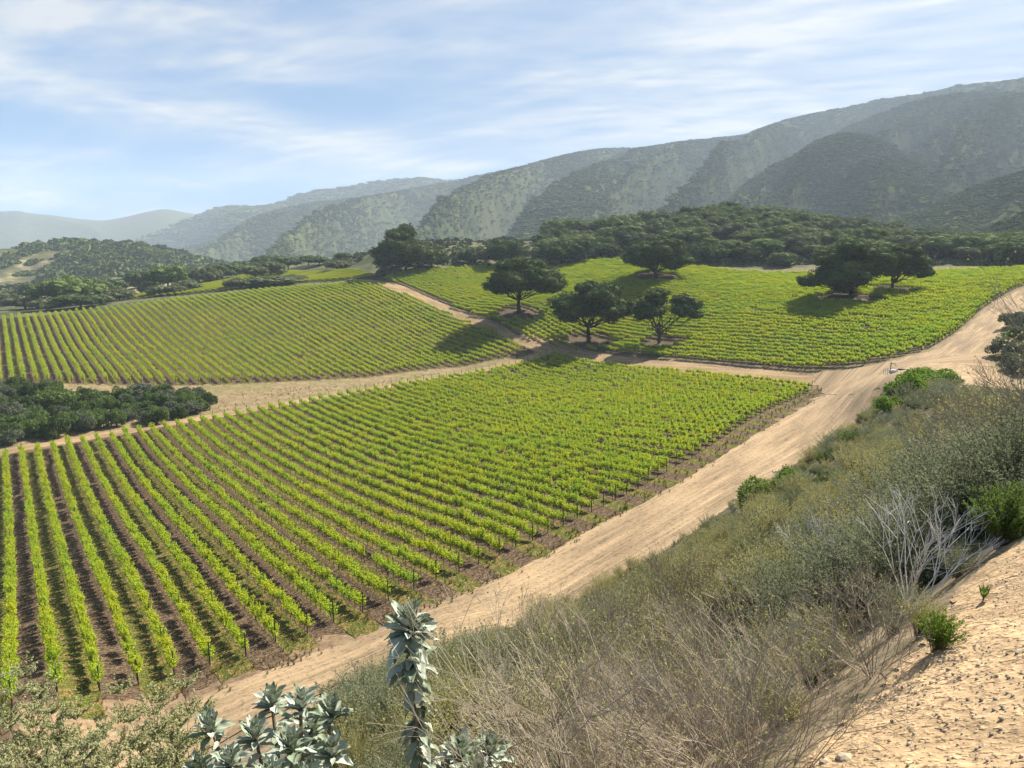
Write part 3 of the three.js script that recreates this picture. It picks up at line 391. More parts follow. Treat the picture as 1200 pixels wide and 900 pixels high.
hill({ crest: [[-160, 294], [-60, 292], [0, 291], [33, 289], [67, 286], [100, 285], [133, 285], [157, 288], [187, 294], [217, 302], [250, 309], [283, 314], [350, 318], [440, 322]], D: 1050, W: 330, foot: 3, amp: 10, spur: 90, seed: 29, n: 170, m: 60, patch: 60, c0: [0.07, 0.08, 0.035], c1: [0.11, 0.11, 0.05], bare: 0.8, thr: 0.3, flat: 0.85, label: 'low wooded knoll with sandy clearings in the valley', scrub: 11000, size: 4.2, scrubLabel: 'round woodland trees over the low knoll' });

// ------------------------------------------------------------------ oaks
// lobes: [x, y, z, rx, ry, rz] in metres from the base; limbs run from the trunk to the lobes
function crownGeo(big, perM2, size, seed, hole = 0.3) {
  const R = rng(seed), L = new Leaves(), lobes = [];
  for (const [cx, cy, cz, rx, ry, rz] of big) { lobes.push([cx, cy, cz, rx * 0.72, ry * 0.72, rz * 0.72]); const n = 7; for (let k = 0; k < n; k++) { const a = k / n * 6.283 + R(), s = R() * 1.3 - 0.45, c = Math.sqrt(Math.max(0, 1 - s * s)), m = 0.28 + 0.2 * R(), q = Math.min(rx, ry * 1.5) * m * 1.25; lobes.push([cx + Math.cos(a) * c * rx * 0.78, cy + s * ry * 0.78, cz + Math.sin(a) * c * rz * 0.78, q * (1 + 0.3 * R()), q * 0.8, q * (1 + 0.3 * R())]); } }
  for (const [cx, cy, cz, rx, ry, rz] of lobes) {
    const area = 3 * Math.PI * Math.pow((Math.pow(rx * ry, 1.6) + Math.pow(rx * rz, 1.6) + Math.pow(ry * rz, 1.6)) / 3, 1 / 1.6), n = Math.ceil(area * perM2 / 9);
    for (let k = 0; k < n; k++) {
      const a = R() * 6.283, s = R() * 2 - 1, c = Math.sqrt(1 - s * s), lump = 0.8 + 0.45 * fbm(a * 1.6 + cx, s * 2.5 + cz + seed, 2), rr = (R() < 0.75 ? 0.78 + 0.3 * R() : 0.3 + 0.5 * R()) * lump;
      const x = cx + Math.cos(a) * c * rx * rr, y = cy + s * ry * rr, z = cz + Math.sin(a) * c * rz * rr;
      if (noise(x * 0.9 + seed, z * 0.9 + y * 0.8) < hole) continue;
      for (let q = 0; q < 9; q++) L.random(R, x + (R() - 0.5) * size * 2.6, y + (R() - 0.5) * size * 1.5, z + (R() - 0.5) * size * 2.6, size, size * 0.42, 0.05);
    }
  }
  const cores = lobes.map(([cx, cy, cz, rx, ry, rz], k) => { const g = coreGeo[k % 3].clone(); g.scale(rx * 0.8, ry * 0.8, rz * 0.8); g.translate(cx, cy, cz); return g; }), lf = L.flat();
  return mergeGeometries([lf, ...cores]);
}
const coreGeo = [1, 2, 3].map((s) => { const g = new THREE.IcosahedronGeometry(1, 2), p = g.attributes.position; for (let k = 0; k < p.count; k++) { const x = p.getX(k), y = p.getY(k), z = p.getZ(k), m = 0.72 + 0.5 * fbm(x * 2.6 + s * 9 + z, y * 2.6 + z * 1.7, 3); p.setXYZ(k, x * m, y * m, z * m); } g.deleteAttribute('uv'); g.computeVertexNormals(); return g; });
function limb(L, R, p0, p1, r0, r1, seg = 5, bend = 0.12) { let p = p0; const len = Math.hypot(p1[0] - p0[0], p1[1] - p0[1], p1[2] - p0[2]); for (let k = 1; k <= seg; k++) { const t = k / seg, e = k === seg ? 0 : bend * len, q = [lerp(p0[0], p1[0], t) + (R() - 0.5) * e, lerp(p0[1], p1[1], t) + (R() - 0.5) * e * 0.6, lerp(p0[2], p1[2], t) + (R() - 0.5) * e]; const ra = lerp(r0, r1, (k - 1) / seg), rb = lerp(r0, r1, t); limbTube(L, p, q, ra, rb); p = q; } }
function limbTube(L, a, b, ra, rb) { let dx = b[0] - a[0], dy = b[1] - a[1], dz = b[2] - a[2]; const l = Math.hypot(dx, dy, dz) || 1; dx /= l; dy /= l; dz /= l; let ux = dy, uy = -dx, uz = 0; if (Math.hypot(ux, uy) < 0.2) { ux = 0; uy = dz; uz = -dy; } const ul = Math.hypot(ux, uy, uz); ux /= ul; uy /= ul; uz /= ul; const vx = dy * uz - dz * uy, vy = dz * ux - dx * uz, vz = dx * uy - dy * ux, k = L.p.length / 3, N = 6; for (const [P, r] of [[a, ra], [b, rb]]) for (let t = 0; t < N; t++) { const c = Math.cos(t / N * 6.283) * r, s = Math.sin(t / N * 6.283) * r; L.p.push(P[0] + ux * c + vx * s, P[1] + uy * c + vy * s, P[2] + uz * c + vz * s); } for (let t = 0; t < N; t++) { const i = k + t, j = k + (t + 1) % N; L.i.push(i, j, i + N, j, j + N, i + N); } }
function trunkFor(lobes, seed, r, fork) { const R = rng(seed + 7), L = new Leaves(), top = [(R() - 0.5) * 0.6, fork, (R() - 0.5) * 0.6]; limb(L, R, [0, -0.6, 0], top, r * 1.55, r * 1.0, 4, 0.08); lobes.forEach(([x, y, z, rx, ry], k) => { limb(L, R, top, [x, y, z], r * (0.66 - Math.min(0.36, k * 0.03)), r * 0.12, 5, 0.16); for (let q = 0; q < 2; q++) limb(L, R, [lerp(top[0], x, 0.7), lerp(top[1], y, 0.7), lerp(top[2], z, 0.7)], [x + (R() - 0.5) * rx * 1.4, y + (R() - 0.2) * ry, z + (R() - 0.5) * rx * 1.4], r * 0.16, r * 0.05, 3, 0.12); }); return L.flat(); }
function heroOak(u, v, lobesPx, label, seed, from = 150, mat = M.oak, fork = 0.26, r = 0.42, leaf = 0.42) {
  const [x, z] = ground(u, v, from), y = H(x, z), k = toPixel(x, y, z)[2] / F, R = rng(seed), lobes = [];
  let topY = 0;
  for (const [lu, lv, rx, ry] of lobesPx) { const X = (lu - u) * k, Y = (v - lv - ry * 0.22) * k, rX = rx * k * 1.08, rY = ry * k * 1.2; topY = Math.max(topY, Y + rY); lobes.push([X, Y, (R() - 0.5) * rX * 0.8, rX * 0.92, rY * 0.9, rX * 0.92]); lobes.push([X * 0.7 + (R() - 0.5) * rX, Y - rY * 0.1, rX * 0.9, rX * 0.6, rY * 0.7, rX * 0.6]); lobes.push([X * 0.7 + (R() - 0.5) * rX, Y - rY * 0.1, -rX * 0.9, rX * 0.6, rY * 0.7, rX * 0.6]); lobes.push([X + (R() - 0.5) * rX * 0.9, Y - rY * 0.55, (R() - 0.3) * rX * 0.9, rX * 0.5, rY * 0.55, rX * 0.5]); }
  const g = base('oak_tree', x, y, z, -Math.atan2(x, -z));   part('trunk', trunkFor(lobes, seed, r, topY * fork * 0.75), M.bark, g);
  part('crown', crownGeo(lobes, 10, leaf, seed, 0.16), mat, g);
  tag(g, label, 'oak tree'); return g;
}
heroOak(608, 367, [[605, 320, 28, 17], [583, 334, 15, 8], [634, 326, 22, 13], [650, 332, 13, 8], [600, 309, 18, 9], [620, 312, 16, 10]], 'large dark oak on bare soil beside the climbing track', 11, 150, M.oak, 0.3, 0.5);
heroOak(690, 401, [[672, 356, 21, 13], [700, 344, 24, 15], [718, 360, 19, 13], [662, 366, 12, 9], [737, 358, 8, 9], [690, 336, 14, 8]], 'dark spreading oak with leaning forked trunk at the track corner', 12, 150, M.oak, 0.3, 0.46);
heroOak(772, 402, [[763, 358, 17, 13], [770, 346, 12, 8], [752, 365, 10, 6], [803, 358, 13, 10], [800, 350, 9, 7], [814, 367, 7, 4]], 'slender oak with a split crown showing its bare forked limbs', 13, 150, M.oak, 0.18, 0.33);
heroOak(768, 326, [[770, 292, 32, 13], [748, 303, 20, 8], [796, 303, 16, 10], [780, 284, 22, 8], [755, 292, 16, 9]], 'broad domed oak standing alone on the upper vine slope', 14, 200, M.oak, 0.2, 0.55);
heroOak(997, 350, [[995, 313, 32, 18], [960, 326, 21, 8], [1000, 291, 22, 11], [975, 302, 20, 11], [1024, 307, 16, 14], [985, 332, 14, 8]], 'huge low oak with a wide crown nearly reaching the vines', 15, 190, M.oak, 0.16, 0.6);
heroOak(1046, 341, [[1062, 300, 16, 13], [1047, 310, 13, 11], [1076, 317, 9, 7], [1055, 292, 10, 7]], 'smaller oak with a forked trunk beside the huge low oak', 16, 190, M.oak, 0.2, 0.36);
heroOak(476, 320, [[475, 288, 26, 16], [454, 296, 16, 12], [494, 298, 13, 10], [470, 275, 16, 9]], 'tall dark oak at the top of the climbing track', 17, 280, M.oak, 0.25, 0.6, 0.5);
heroOak(506, 314, [[508, 297, 13, 9], [516, 302, 8, 6]], 'small round oak next to the tall oak at the track top', 18, 280, M.oak, 0.3, 0.35, 0.5);
heroOak(657, 312, [[655, 290, 19, 11], [678, 291, 14, 11], [643, 295, 11, 8]], 'oak pair of crowns at the upper rim of the vine block', 19, 280, M.oak, 0.25, 0.4, 0.5);
heroOak(594, 312, [[593, 290, 22, 10], [606, 296, 12, 8], [578, 295, 12, 7]], 'low spreading oak at the rim behind the track oaks', 20, 300, M.oak, 0.25, 0.4, 0.5);
heroOak(1189, 312, [[1188, 293, 15, 12], [1180, 300, 10, 7]], 'oak at the vine rim beside the far end of the dirt road', 21, 280, M.oak, 0.25, 0.4, 0.5);

// smaller trees: three shapes, cloned
function protoTree(seed, w, h, fork, dense, leaf) { const R = rng(seed), lobes = []; for (let k = 0; k < 9; k++) { const a = k * 2.4, q = k ? 0.52 * w * (0.5 + 0.5 * R()) : 0; lobes.push([Math.cos(a) * q, h * (0.6 + 0.14 * R() * (k ? 0.6 : 1)) - q * 0.25, Math.sin(a) * q, w * (0.3 + 0.12 * R()), h * (0.25 + 0.1 * R()), w * (0.3 + 0.12 * R())]); } return { crown: crownGeo(lobes, dense, leaf, seed, 0.25), trunk: trunkFor(lobes.slice(0, 5), seed, w * 0.035, h * fork), w, h }; }
const protos = [protoTree(51, 13, 13, 0.3, 4.2, 0.62), protoTree(52, 16, 12, 0.22, 4.2, 0.66), protoTree(53, 10, 12, 0.3, 4.2, 0.58), protoTree(54, 12, 10, 0.25, 4.2, 0.6)];
function plant(name, k, x, z, s, sy, turn, mat, label, category, group) { const p = protos[k], g = base(name, x, H(x, z), z, turn); part('trunk', p.trunk, M.bark, g); part('crown', p.crown, mat, g); g.scale.set(s, sy, s); tag(g, label, category, group); return g; }
function treeAt(u, v, wpx, hpx, k, mat, label, from = 300, group, name = 'oak_tree') { const [x, z] = ground(u, v, from), d = toPixel(x, H(x, z), z)[2] / F; return plant(name, k, x, z, wpx * d / protos[k].w, hpx * d / protos[k].h, k + u, mat, label, 'tree', group); }
for (const [u, v, w, h, k, m, label] of [[82, 358, 46, 36, 3, M.oakPale, 'tallest leafy tree of the clump beyond the rounded vine slope'], [95, 361, 34, 18, 1, M.oak, 'dark low tree in front of the leafy clump past the rounded slope'], [50, 355, 26, 26, 2, M.oak, 'dark upright tree beside the leafy clump past the rounded slope'], [18, 356, 26, 18, 3, M.oakGrey, 'grey green orchard like tree by the pale field edge'], [4, 357, 16, 16, 2, M.oak, 'dark small tree at the pale field corner'], [122, 350, 34, 26, 0, M.oak, 'round dark tree between the leafy clump and the valley scrub'], [148, 340, 18, 15, 3, M.oak, 'small oak on the valley floor before the bright green tree'], [172, 342, 30, 26, 1, M.oak, 'dark oak touching the bright green tree'], [197, 342, 28, 34, 2, M.oakPale, 'bright green tall tree on the valley edge'], [233, 331, 26, 18, 1, M.oak, 'flat topped dark oak alone on the grassy vine strip'], [260, 329, 28, 22, 0, M.oak, 'dark oak with a leaning trunk on the grassy strip'], [277, 325, 20, 17, 3, M.oakGrey, 'oak partly behind the leaning one on the grassy strip'], [300, 329, 20, 20, 2, M.oakGrey, 'airy grey oak with thin trunks on the grassy strip'], [317, 325, 24, 20, 1, M.oakGrey, 'brownish open oak with a forked trunk on the strip'], [291, 318, 22, 13, 1, M.oak, 'distant dark oak behind the airy grey oak'], [313, 312, 24, 13, 1, M.oak, 'distant broad oak above the brownish open oak'], [338, 317, 20, 18, 2, M.oak, 'small neat oak with a straight bare trunk'], [362, 311, 16, 13, 0, M.oak, 'dark oak at the crest end of the grassy strip'], [374, 311, 18, 11, 3, M.oak, 'low oak touching the crest end oak'], [395, 317, 22, 13, 1, M.oakGrey, 'wide grey oak near the top of the climbing track'], [402, 305, 12, 10, 0, M.oak, 'little round oak on the brushy mound flank'], [417, 297, 16, 14, 0, M.oak, 'dark oak perched on the brushy mound'], [458, 285, 26, 20, 0, M.oak, 'dark oak on the mound behind the tall oak'], [555, 274, 8, 6, 0, M.oak, 'tiny tree alone on the mound skyline']]) treeAt(u, v, w, h, k, m, label, 330);
for (const [u, v, w, h] of [[246, 333, 20, 13], [322, 334, 34, 7], [282, 338, 22, 8], [220, 342, 20, 9], [206, 345, 16, 7], [186, 347, 18, 8], [140, 352, 22, 9], [300, 336, 16, 6], [345, 331, 20, 6], [158, 338, 16, 8], [176, 345, 16, 9], [120, 357, 18, 8], [30, 362, 30, 10], [55, 364, 24, 9], [60, 342, 16, 8], [112, 338, 16, 9]]) { const [x, z] = ground(u, v, 330), d = toPixel(x, H(x, z), z)[2] / F; plant('valley_shrub', 3, x, z, w * d / 12, h * d / 5.4, u, M.oakGrey, 'low rounded grey green shrub on the valley strip beyond the rounded vine slope', 'shrub', 'valley shrubs').position.y -= h * d * 0.2; }
{ // woodland behind block C: every tree an individual
  const R = rng(900), spots = []; let made = 0;
  const top = crestCurve([[420, 296], [520, 288], [600, 292], [700, 275], [800, 262], [880, 257], [960, 268], [1050, 287], [1150, 298], [1260, 298]]);
  for (let k = 0; k < 2600 && made < 285; k++) {
    const u = 555 + R() * 720, az = azOf(u, 290), r = 335 + Math.pow(R(), 0.75) * 175, x = r * Math.sin(az), z = -r * Math.cos(az);
    if (inside(x, z, polyC)) continue; const e = nearest(x, z, polyC, true); if (e.d < 8) continue;
    const y = H(x, z), [pu, pv] = toPixel(x, y, z); if (fbm(x / 34 + 5, z / 34, 2) < 0.33) continue; if (u < 640 && r > 380) continue;
    if (spots.some((p) => Math.hypot(p[0] - x, p[1] - z) < 6)) continue; spots.push([x, z]);
    const s = (0.5 + 0.5 * R()) * (e.d < 25 ? 0.85 : 1), m = R();
    plant('oak_tree', Math.floor(R() * 4), x, z, s, s * (0.85 + 0.3 * R()), R() * 6, m < 0.5 ? M.oakWood : m < 0.6 ? M.oak : m < 0.85 ? M.oakGrey : M.oakPale, m < 0.6 ? 'dark green oak crowded in the woodland behind the broad vine block' : m < 0.85 ? 'grey green oak crowded in the woodland behind the broad vine block' : 'pale green oak crowded in the woodland behind the broad vine block', 'oak tree', 'woodland oaks'); made++;
  }
  const l = [[], [], []]; // brush between and beyond them
  for (let k = 0; k < 3000; k++) { const u = 395 + R() * 900, az = azOf(u, 290), r = 338 + R() * R() * 420, x = r * Math.sin(az), z = -r * Math.cos(az); if (inside(x, z, polyC) || inside(x, z, polyB) || nearest(x, z, polyC, true).d < 6) continue; if (u < 440 && r < 400) continue; const s = (1 + 2.6 * R() * R()) * (r > 520 ? 1.9 : 1), v = 0.8 + 0.6 * R(); l[k % 3].push({ x, y: H(x, z) - 0.1 * s, z, yaw: R() * 6, s: [s, s * (0.6 + 0.5 * R()), s], c: [0.10 * v, 0.11 * v, 0.045 * v] }); }
  l.forEach((q, k) => tag(instanced(numbered('hillside_scrub'), scrubGeo[k], M.scrubDark, q, scene, true), 'low brush between the woodland oaks and over the brushy mound', 'scrub', 'scrub and small trees on the hills', 'stuff'));
  const w = [[], [], []]; // valley floor woods on the left
  for (let k = 0; k < 1500; k++) { const u = -60 + R() * 480, az = azOf(u, 320), r = 640 + R() * 420, x = r * Math.sin(az), z = -r * Math.cos(az), s = 2.5 + 4 * R(), v = 0.75 + 0.5 * R(); if (fbm(x / 60, z / 60, 2) < 0.42) continue; w[k % 3].push({ x, y: H(x, z), z, yaw: R() * 6, s: [s, s * 0.8, s], c: [0.075 * v, 0.095 * v, 0.04 * v] }); }
  w.forEach((q, k) => tag(instanced(numbered('valley_woodland'), scrubGeo[k], M.scrubDark, q, scene, true), 'woodland on the far valley floor below the knoll', 'woodland', 'valley woodland', 'stuff'));
}
// strip of vines beyond block B, too far for its rows to be told apart
{ const R = rng(77), strip = G([[105, 360], [140, 352], [215, 346], [330, 333], [420, 327], [440, 323], [400, 318], [340, 319], [250, 330], [180, 344]], 330), lists = vineFar.map(() => []); const xs = strip.map((p) => p[0]), zs = strip.map((p) => p[1]);
  for (let i = -20; i < 140; i++) for (const [t0, t1] of clipRow(i, strip)) for (let t = t0; t < t1; t += 2.2) { const [x, z] = rowPoint(i, t); if (nearest(x, z, polyB, true).d < 4 || inside(x, z, polyB)) continue; lists[i & 1 ? 0 : 1].push({ x, y: H(x, z), z, yaw: YAW, s: [1.1, 0.9, 1.1], c: [0.85, 0.8, 0.7] }); }
  lists.forEach((q, k) => { if (q.length) tag(instanced(numbered('far_vines'), vineFar[k], M.vine, q, scene, true), 'far strip of yellow green vines under the valley oaks', 'vines', 'far vine strip', 'stuff'); }); }

// ------------------------------------------------------------------ shrub belt between blocks A and B
function bushGeo(seed, leaf, n) { const R = rng(seed), L = new Leaves(); for (let b = 0; b < 14; b++) { const a = b * 2.4 + R(), q = b ? 0.68 * (0.35 + 0.65 * R()) : 0, cx = Math.cos(a) * q, cz = Math.sin(a) * q, cy = 0.36 + 0.36 * R() - q * 0.32, rx = 0.2 + 0.18 * R(), ry = 0.18 + 0.16 * R(); for (let k = 0; k < n / 14; k++) { const t = R() * 6.283, s = R() * 1.7 - 0.7, c = Math.sqrt(Math.max(0, 1 - s * s)), rr = (0.8 + 0.3 * R()) * (0.85 + 0.35 * fbm(t * 2 + b, s * 3 + seed, 2)); L.random(R, cx + Math.cos(t) * c * rx * rr, Math.max(0.02, cy + s * ry * rr), cz + Math.sin(t) * c * rx * rr, leaf, leaf * 0.42, 0.15); } } return L.flat(); }
const beltGeo = [1, 2, 3, 4].map((s) => bushGeo(s * 13, 0.085, 5200)), bushStem = (() => { const R = rng(5), L = new Leaves(); for (let k = 0; k < 14; k++) { const a = R() * 6.283, q = 0.15 + 0.35 * R(); limb(L, R, [0, -0.05, 0], [Math.cos(a) * q, 0.35 + 0.3 * R(), Math.sin(a) * q], 0.02, 0.006, 3, 0.15); } return L.flat(); })();
function bush(name, gi, x, z, w, h, mat, label, group, turn, geos = beltGeo) { const g = base(name, x, H(x, z), z, turn); part('stems', bushStem, M.stem, g); part('foliage', geos[gi], mat, g); g.scale.set(w, h, w); tag(g, label, 'shrub', group); return g; }
M.beltDark = leafMat(0.062, 0.092, 0.024, 0.24, 1); M.beltMid = leafMat(0.095, 0.138, 0.03, 0.28, 1); M.beltGrey = leafMat(0.108, 0.124, 0.071, 0.22, 1);
{ const R = rng(61), out = [[-60, 458], [0, 458], [45, 455], [92, 466], [150, 464], [235, 462], [252, 478], [215, 492], [100, 510], [0, 522], [-60, 532]], put = [];
  const lab = ['dark green dense shrub in the belt between two vine blocks', 'mid green leafy shrub in the belt between two vine blocks', 'silvery grey green shrub in the belt between two vine blocks'];
  for (let k = 0; k < 900 && put.length < 100; k++) { const u = -60 + R() * 315, v = 458 + R() * 74; if (!inside(u, v, out)) continue; const [x, z] = ground(u, v, 120); if (put.some((p) => Math.hypot(p[0] - x, p[1] - z) < 2.5)) continue; put.push([x, z]); const m = R(), w = 2.0 + 2.6 * R() * R(); bush('belt_shrub', Math.floor(R() * 4), x, z, w, 2.2 + 2.6 * R() * R() + 0.3 * w, m < 0.45 ? M.beltDark : m < 0.75 ? M.beltMid : M.beltGrey, lab[m < 0.45 ? 0 : m < 0.75 ? 1 : 2], 'shrub belt between the vine blocks', R() * 6); }
  const [x, z] = ground(64, 478, 120); bush('belt_shrub', 1, x, z, 6, 5.6, M.beltMid, 'tallest round shrub standing above the belt between vine blocks', undefined, 2); }

// ------------------------------------------------------------------ foreground brush
// sage-like shrub about 1 m tall: many thin upright stems with small leaves
function sageGeo(seed, stems, perStem, leaf, spread, height, slim = 0.28) {
  const R = rng(seed), S = new Leaves(), L = new Leaves();
  for (let k = 0; k < stems; k++) {
    const a = R() * 6.283, lean = Math.pow(R(), 0.7) * spread, h = height * (0.55 + 0.5 * R()) * (1 - lean * 0.22), b = (R() - 0.5) * 0.3;
    let p = [Math.cos(a) * lean * 0.12, -0.06, Math.sin(a) * lean * 0.12]; const pts = [p];
    for (let s = 1; s <= 3; s++) { const t = s / 3, w = lean * (0.12 + 0.88 * Math.pow(t, 1.25)); const q = [Math.cos(a + b * t) * w * 0.62 + (R() - 0.5) * 0.04, h * t, Math.sin(a + b * t) * w * 0.62 + (R() - 0.5) * 0.04]; S.stem(p[0], p[1], p[2], q[0], q[1], q[2], 0.0055 - 0.0012 * s, 0.0048 - 0.0012 * s); p = q; pts.push(q); }
    for (let q = 0; q < perStem; q++) { const t = 0.9 + 2.1 * Math.pow(R(), 0.75), s = Math.min(2, Math.floor(t)), f = t - s, A = pts[s], B = pts[s + 1], o = 0.045 * (1.2 - t / 3) + 0.012; L.random(R, lerp(A[0], B[0], f) + (R() - 0.5) * 2 * o, lerp(A[1], B[1], f) + (R() - 0.5) * o, lerp(A[2], B[2], f) + (R() - 0.5) * 2 * o, leaf, leaf * slim, 0.35); }
  }
  return [S.flat(), L.flat()];
}
// leafless shrub: branching twigs with seed heads
function twigGeo(seed, stems, height, spread, levels = 3, r0 = 0.005, heads = true) {
  const R = rng(seed), S = new Leaves(), T = new Leaves();
  const grow = (p, d, len, r, lv) => {
    const q = [p[0] + d[0] * len, p[1] + d[1] * len, p[2] + d[2] * len]; S.stem(...p, ...q, r, r * 0.72);
    if (lv === 0) { if (heads && R() < 0.5) T.random(R, q[0], q[1], q[2], 0.018, 0.006, 0.2); return; }
    const n = 2 + (R() < 0.45 ? 1 : 0);
    for (let k = 0; k < n; k++) { const w = lv === levels ? 0.5 : 0.85; let e = [d[0] + (R() - 0.5) * w * 1.6, d[1] + (R() - 0.35) * w, d[2] + (R() - 0.5) * w * 1.6]; const l = Math.hypot(...e); e = e.map((x) => x / l); grow(q, e, len * (0.6 + 0.3 * R()), r * 0.7, lv - 1); }
  };
  for (let k = 0; k < stems; k++) { const a = R() * 6.283, s = Math.pow(R(), 0.6) * spread, d = [Math.cos(a) * s, 1, Math.sin(a) * s], l = Math.hypot(...d); grow([Math.cos(a) * 0.06 * R(), -0.05, Math.sin(a) * 0.06 * R()], d.map((x) => x / l), height * (0.3 + 0.16 * R()), r0 * (0.8 + 0.4 * R()), levels); }
  if (!T.p.length) T.random(R, 0, 0.1, 0, 0.02, 0.01);
  return [S.flat(), T.flat()];
}
function grassGeo(seed, n, h, spread) { const R = rng(seed), S = new Leaves(), L = new Leaves(); for (let k = 0; k < n; k++) { const a = R() * 6.283, q = R() * 0.16, w = Math.pow(R(), 0.8) * spread, hh = h * (0.5 + 0.6 * R()), x = Math.cos(a * 3) * q, z = Math.sin(a * 3) * q, mx = x + Math.cos(a) * w * 0.35, mz = z + Math.sin(a) * w * 0.35; S.stem(x, -0.03, z, mx, hh * 0.6, mz, 0.003, 0.0022); S.stem(mx, hh * 0.6, mz, x + Math.cos(a) * w, hh, z + Math.sin(a) * w, 0.0022, 0.001); if (R() < 0.6) for (let s = 0; s < 4; s++) { const t = 0.7 + 0.3 * R(); L.random(R, x + Math.cos(a) * w * t, hh * t, z + Math.sin(a) * w * t, 0.03, 0.006, 0.6); } } return [S.flat(), L.flat()]; }
const KIND = {
  sage: { geo: [1, 2, 3, 4].map((s) => sageGeo(s * 17, 120, 56, 0.024, 1.25, 0.9)), stem: M.stem, leaf: M.sage, label: 'grey green sagebrush', category: 'shrub' },
  olive: { geo: [5, 6, 7].map((s) => sageGeo(s * 17, 120, 52, 0.022, 1.0, 1.0, 0.34)), stem: M.stem, leaf: M.straw, label: 'olive yellow feathery shrub', category: 'shrub' },
  silver: { geo: [8, 9].map((s) => sageGeo(s * 17, 60, 40, 0.05, 1.0, 0.85, 0.34)), stem: M.stem, leaf: M.silver, label: 'silvery broad leaved shrub', category: 'shrub' },
  green: { geo: [10, 11].map((s) => sageGeo(s * 17, 110, 55, 0.035, 1.0, 0.9, 0.42)), stem: M.stem, leaf: M.green, label: 'fresh green leafy shrub', category: 'shrub' },
  dry: { geo: [12, 13, 14, 15].map((s) => twigGeo(s * 17, 17, 0.92, 1.3, 5, 0.0062)), stem: M.dry, leaf: M.straw, label: 'leafless brown twiggy shrub', category: 'shrub' },
  grass: { geo: [16, 17, 18].map((s) => grassGeo(s * 17, 120, 0.75, 0.36)), stem: M.straw, leaf: M.straw, label: 'tuft of tall straw coloured grass', category: 'grass tuft' },
};
{
  const R = rng(3131), spots = [];
  // candidate places: rings of growing radius, jittered
  for (let r = 2.2; r < 128;) {
    const gap = r < 14 ? 0.42 : r < 30 ? 0.66 : r < 60 ? 1.1 : 1.5;
    for (let az = -34 * Math.PI / 180; az < 44 * Math.PI / 180; az += gap / r) {
      const rr = r + (R() - 0.5) * gap, a = az + (R() - 0.5) * gap / r, x = rr * Math.sin(a), z = -rr * Math.cos(a), y = H(x, z), [u, v, f] = toPixel(x, y, z);
      if (f < 1 || u > 1480 || v > 1100 || !inside(u, v, hillside)) continue;
      if (rr < 40 && u < 380) continue;
      const n = fbm(x / 3.5, z / 3.5, 3), n2 = fbm(x / 7 + 31, z / 7, 2), m = R();
      const dryness = smooth(u, 600, 760) * smooth(v, 715, 800) + smooth(v, 860, 930) * smooth(u, 520, 650) * 0.6 + (u > 1090 && v > 525 && v < 590 ? 0.35 : 0);
      const w = { sage: 0.8 + 1.1 * smooth(n, 0.45, 0.6), olive: 0.6 + 0.8 * smooth(n2, 0.4, 0.6) + (v > 620 && v < 760 && u < 900 ? 0.8 : 0), silver: v < 640 ? 0.9 * smooth(n2, 0.5, 0.62) + 0.35 : 0.2, green: v < 640 ? 0.5 : 0.32, dry: 0.08 + 2.0 * dryness, grass: 0.25 + (u < 780 && v > 700 ? 1.4 : 0) };
      let s = 0; for (const k in w) { w[k] = Math.pow(w[k] * (0.35 + 1.3 * fbm(x / (1.5 + rr * 0.03) + k.length * 13.7 + k.charCodeAt(0), z / (1.5 + rr * 0.03) + k.charCodeAt(1), 2)), 2.4); s += w[k]; } let q = m * s, kind = 'sage'; for (const k in w) { q -= w[k]; if (q <= 0) { kind = k; break; } }
      const mound = fbm(x / (1.3 + rr * 0.02) + 71, z / (1.3 + rr * 0.02), 2); if (mound < 0.4 && R() < 0.6) continue;
      const edge = nearest(u, v, hillside, true).d, small = (u > 930 && v > 600 ? clamp(edge / 22, 0.5, 1) : clamp(edge / 12, 0.6, 1)) * (rr < 4.2 ? 0.55 : rr < 7 ? 0.75 : 1), big = r < 14 ? 0.85 : r < 30 ? 1.15 : r < 60 ? 1.4 : 1.45, sz = big * small * (0.4 + 0.75 * Math.pow(R(), 1.5)) * (0.72 + 0.75 * smooth(mound, 0.4, 0.66)) * (kind === 'grass' ? 0.85 : 1);
      
      spots.push({ kind, x, y, z, u, v, s: sz, px: sz / f, yaw: R() * 6.283, gi: Math.floor(R() * KIND[kind].geo.length), t: R() });
    }
    r += gap * 0.92;
  }
  spots.sort((a, b) => b.px - a.px);
  const named = {}, rest = {};
  for (const p of spots) {
    const K = KIND[p.kind], seen = p.u > 0 && p.u < 1200 && p.v < 985;
    if (seen && (named[p.kind] = (named[p.kind] || 0)) < 70) {
      named[p.kind]++;
      const g = base(p.kind === 'grass' ? 'grass_tuft' : p.kind === 'dry' ? 'dry_shrub' : p.kind + '_shrub', p.x, p.y, p.z, p.yaw);
      part(p.kind === 'grass' ? 'blades' : 'stems', K.geo[p.gi][0], K.stem, g); part(p.kind === 'dry' || p.kind === 'grass' ? 'seed_heads' : 'foliage', K.geo[p.gi][1], K.leaf, g);
      g.scale.set(p.s, p.s * (0.85 + 0.3 * p.t), p.s); tag(g, K.label + ' in the tangled brush of the near hillside', K.category, 'hillside ' + p.kind + ' brush');
    } else (rest[p.kind] = rest[p.kind] || K.geo.map(() => []))[p.gi].push({ x: p.x, y: p.y, z: p.z, yaw: p.yaw, s: [p.s, p.s * (0.85 + 0.3 * p.t), p.s], c: [0.85 + 0.3 * p.t, 0.9 + 0.2 * p.t, 0.85 + 0.25 * p.t] });
  }
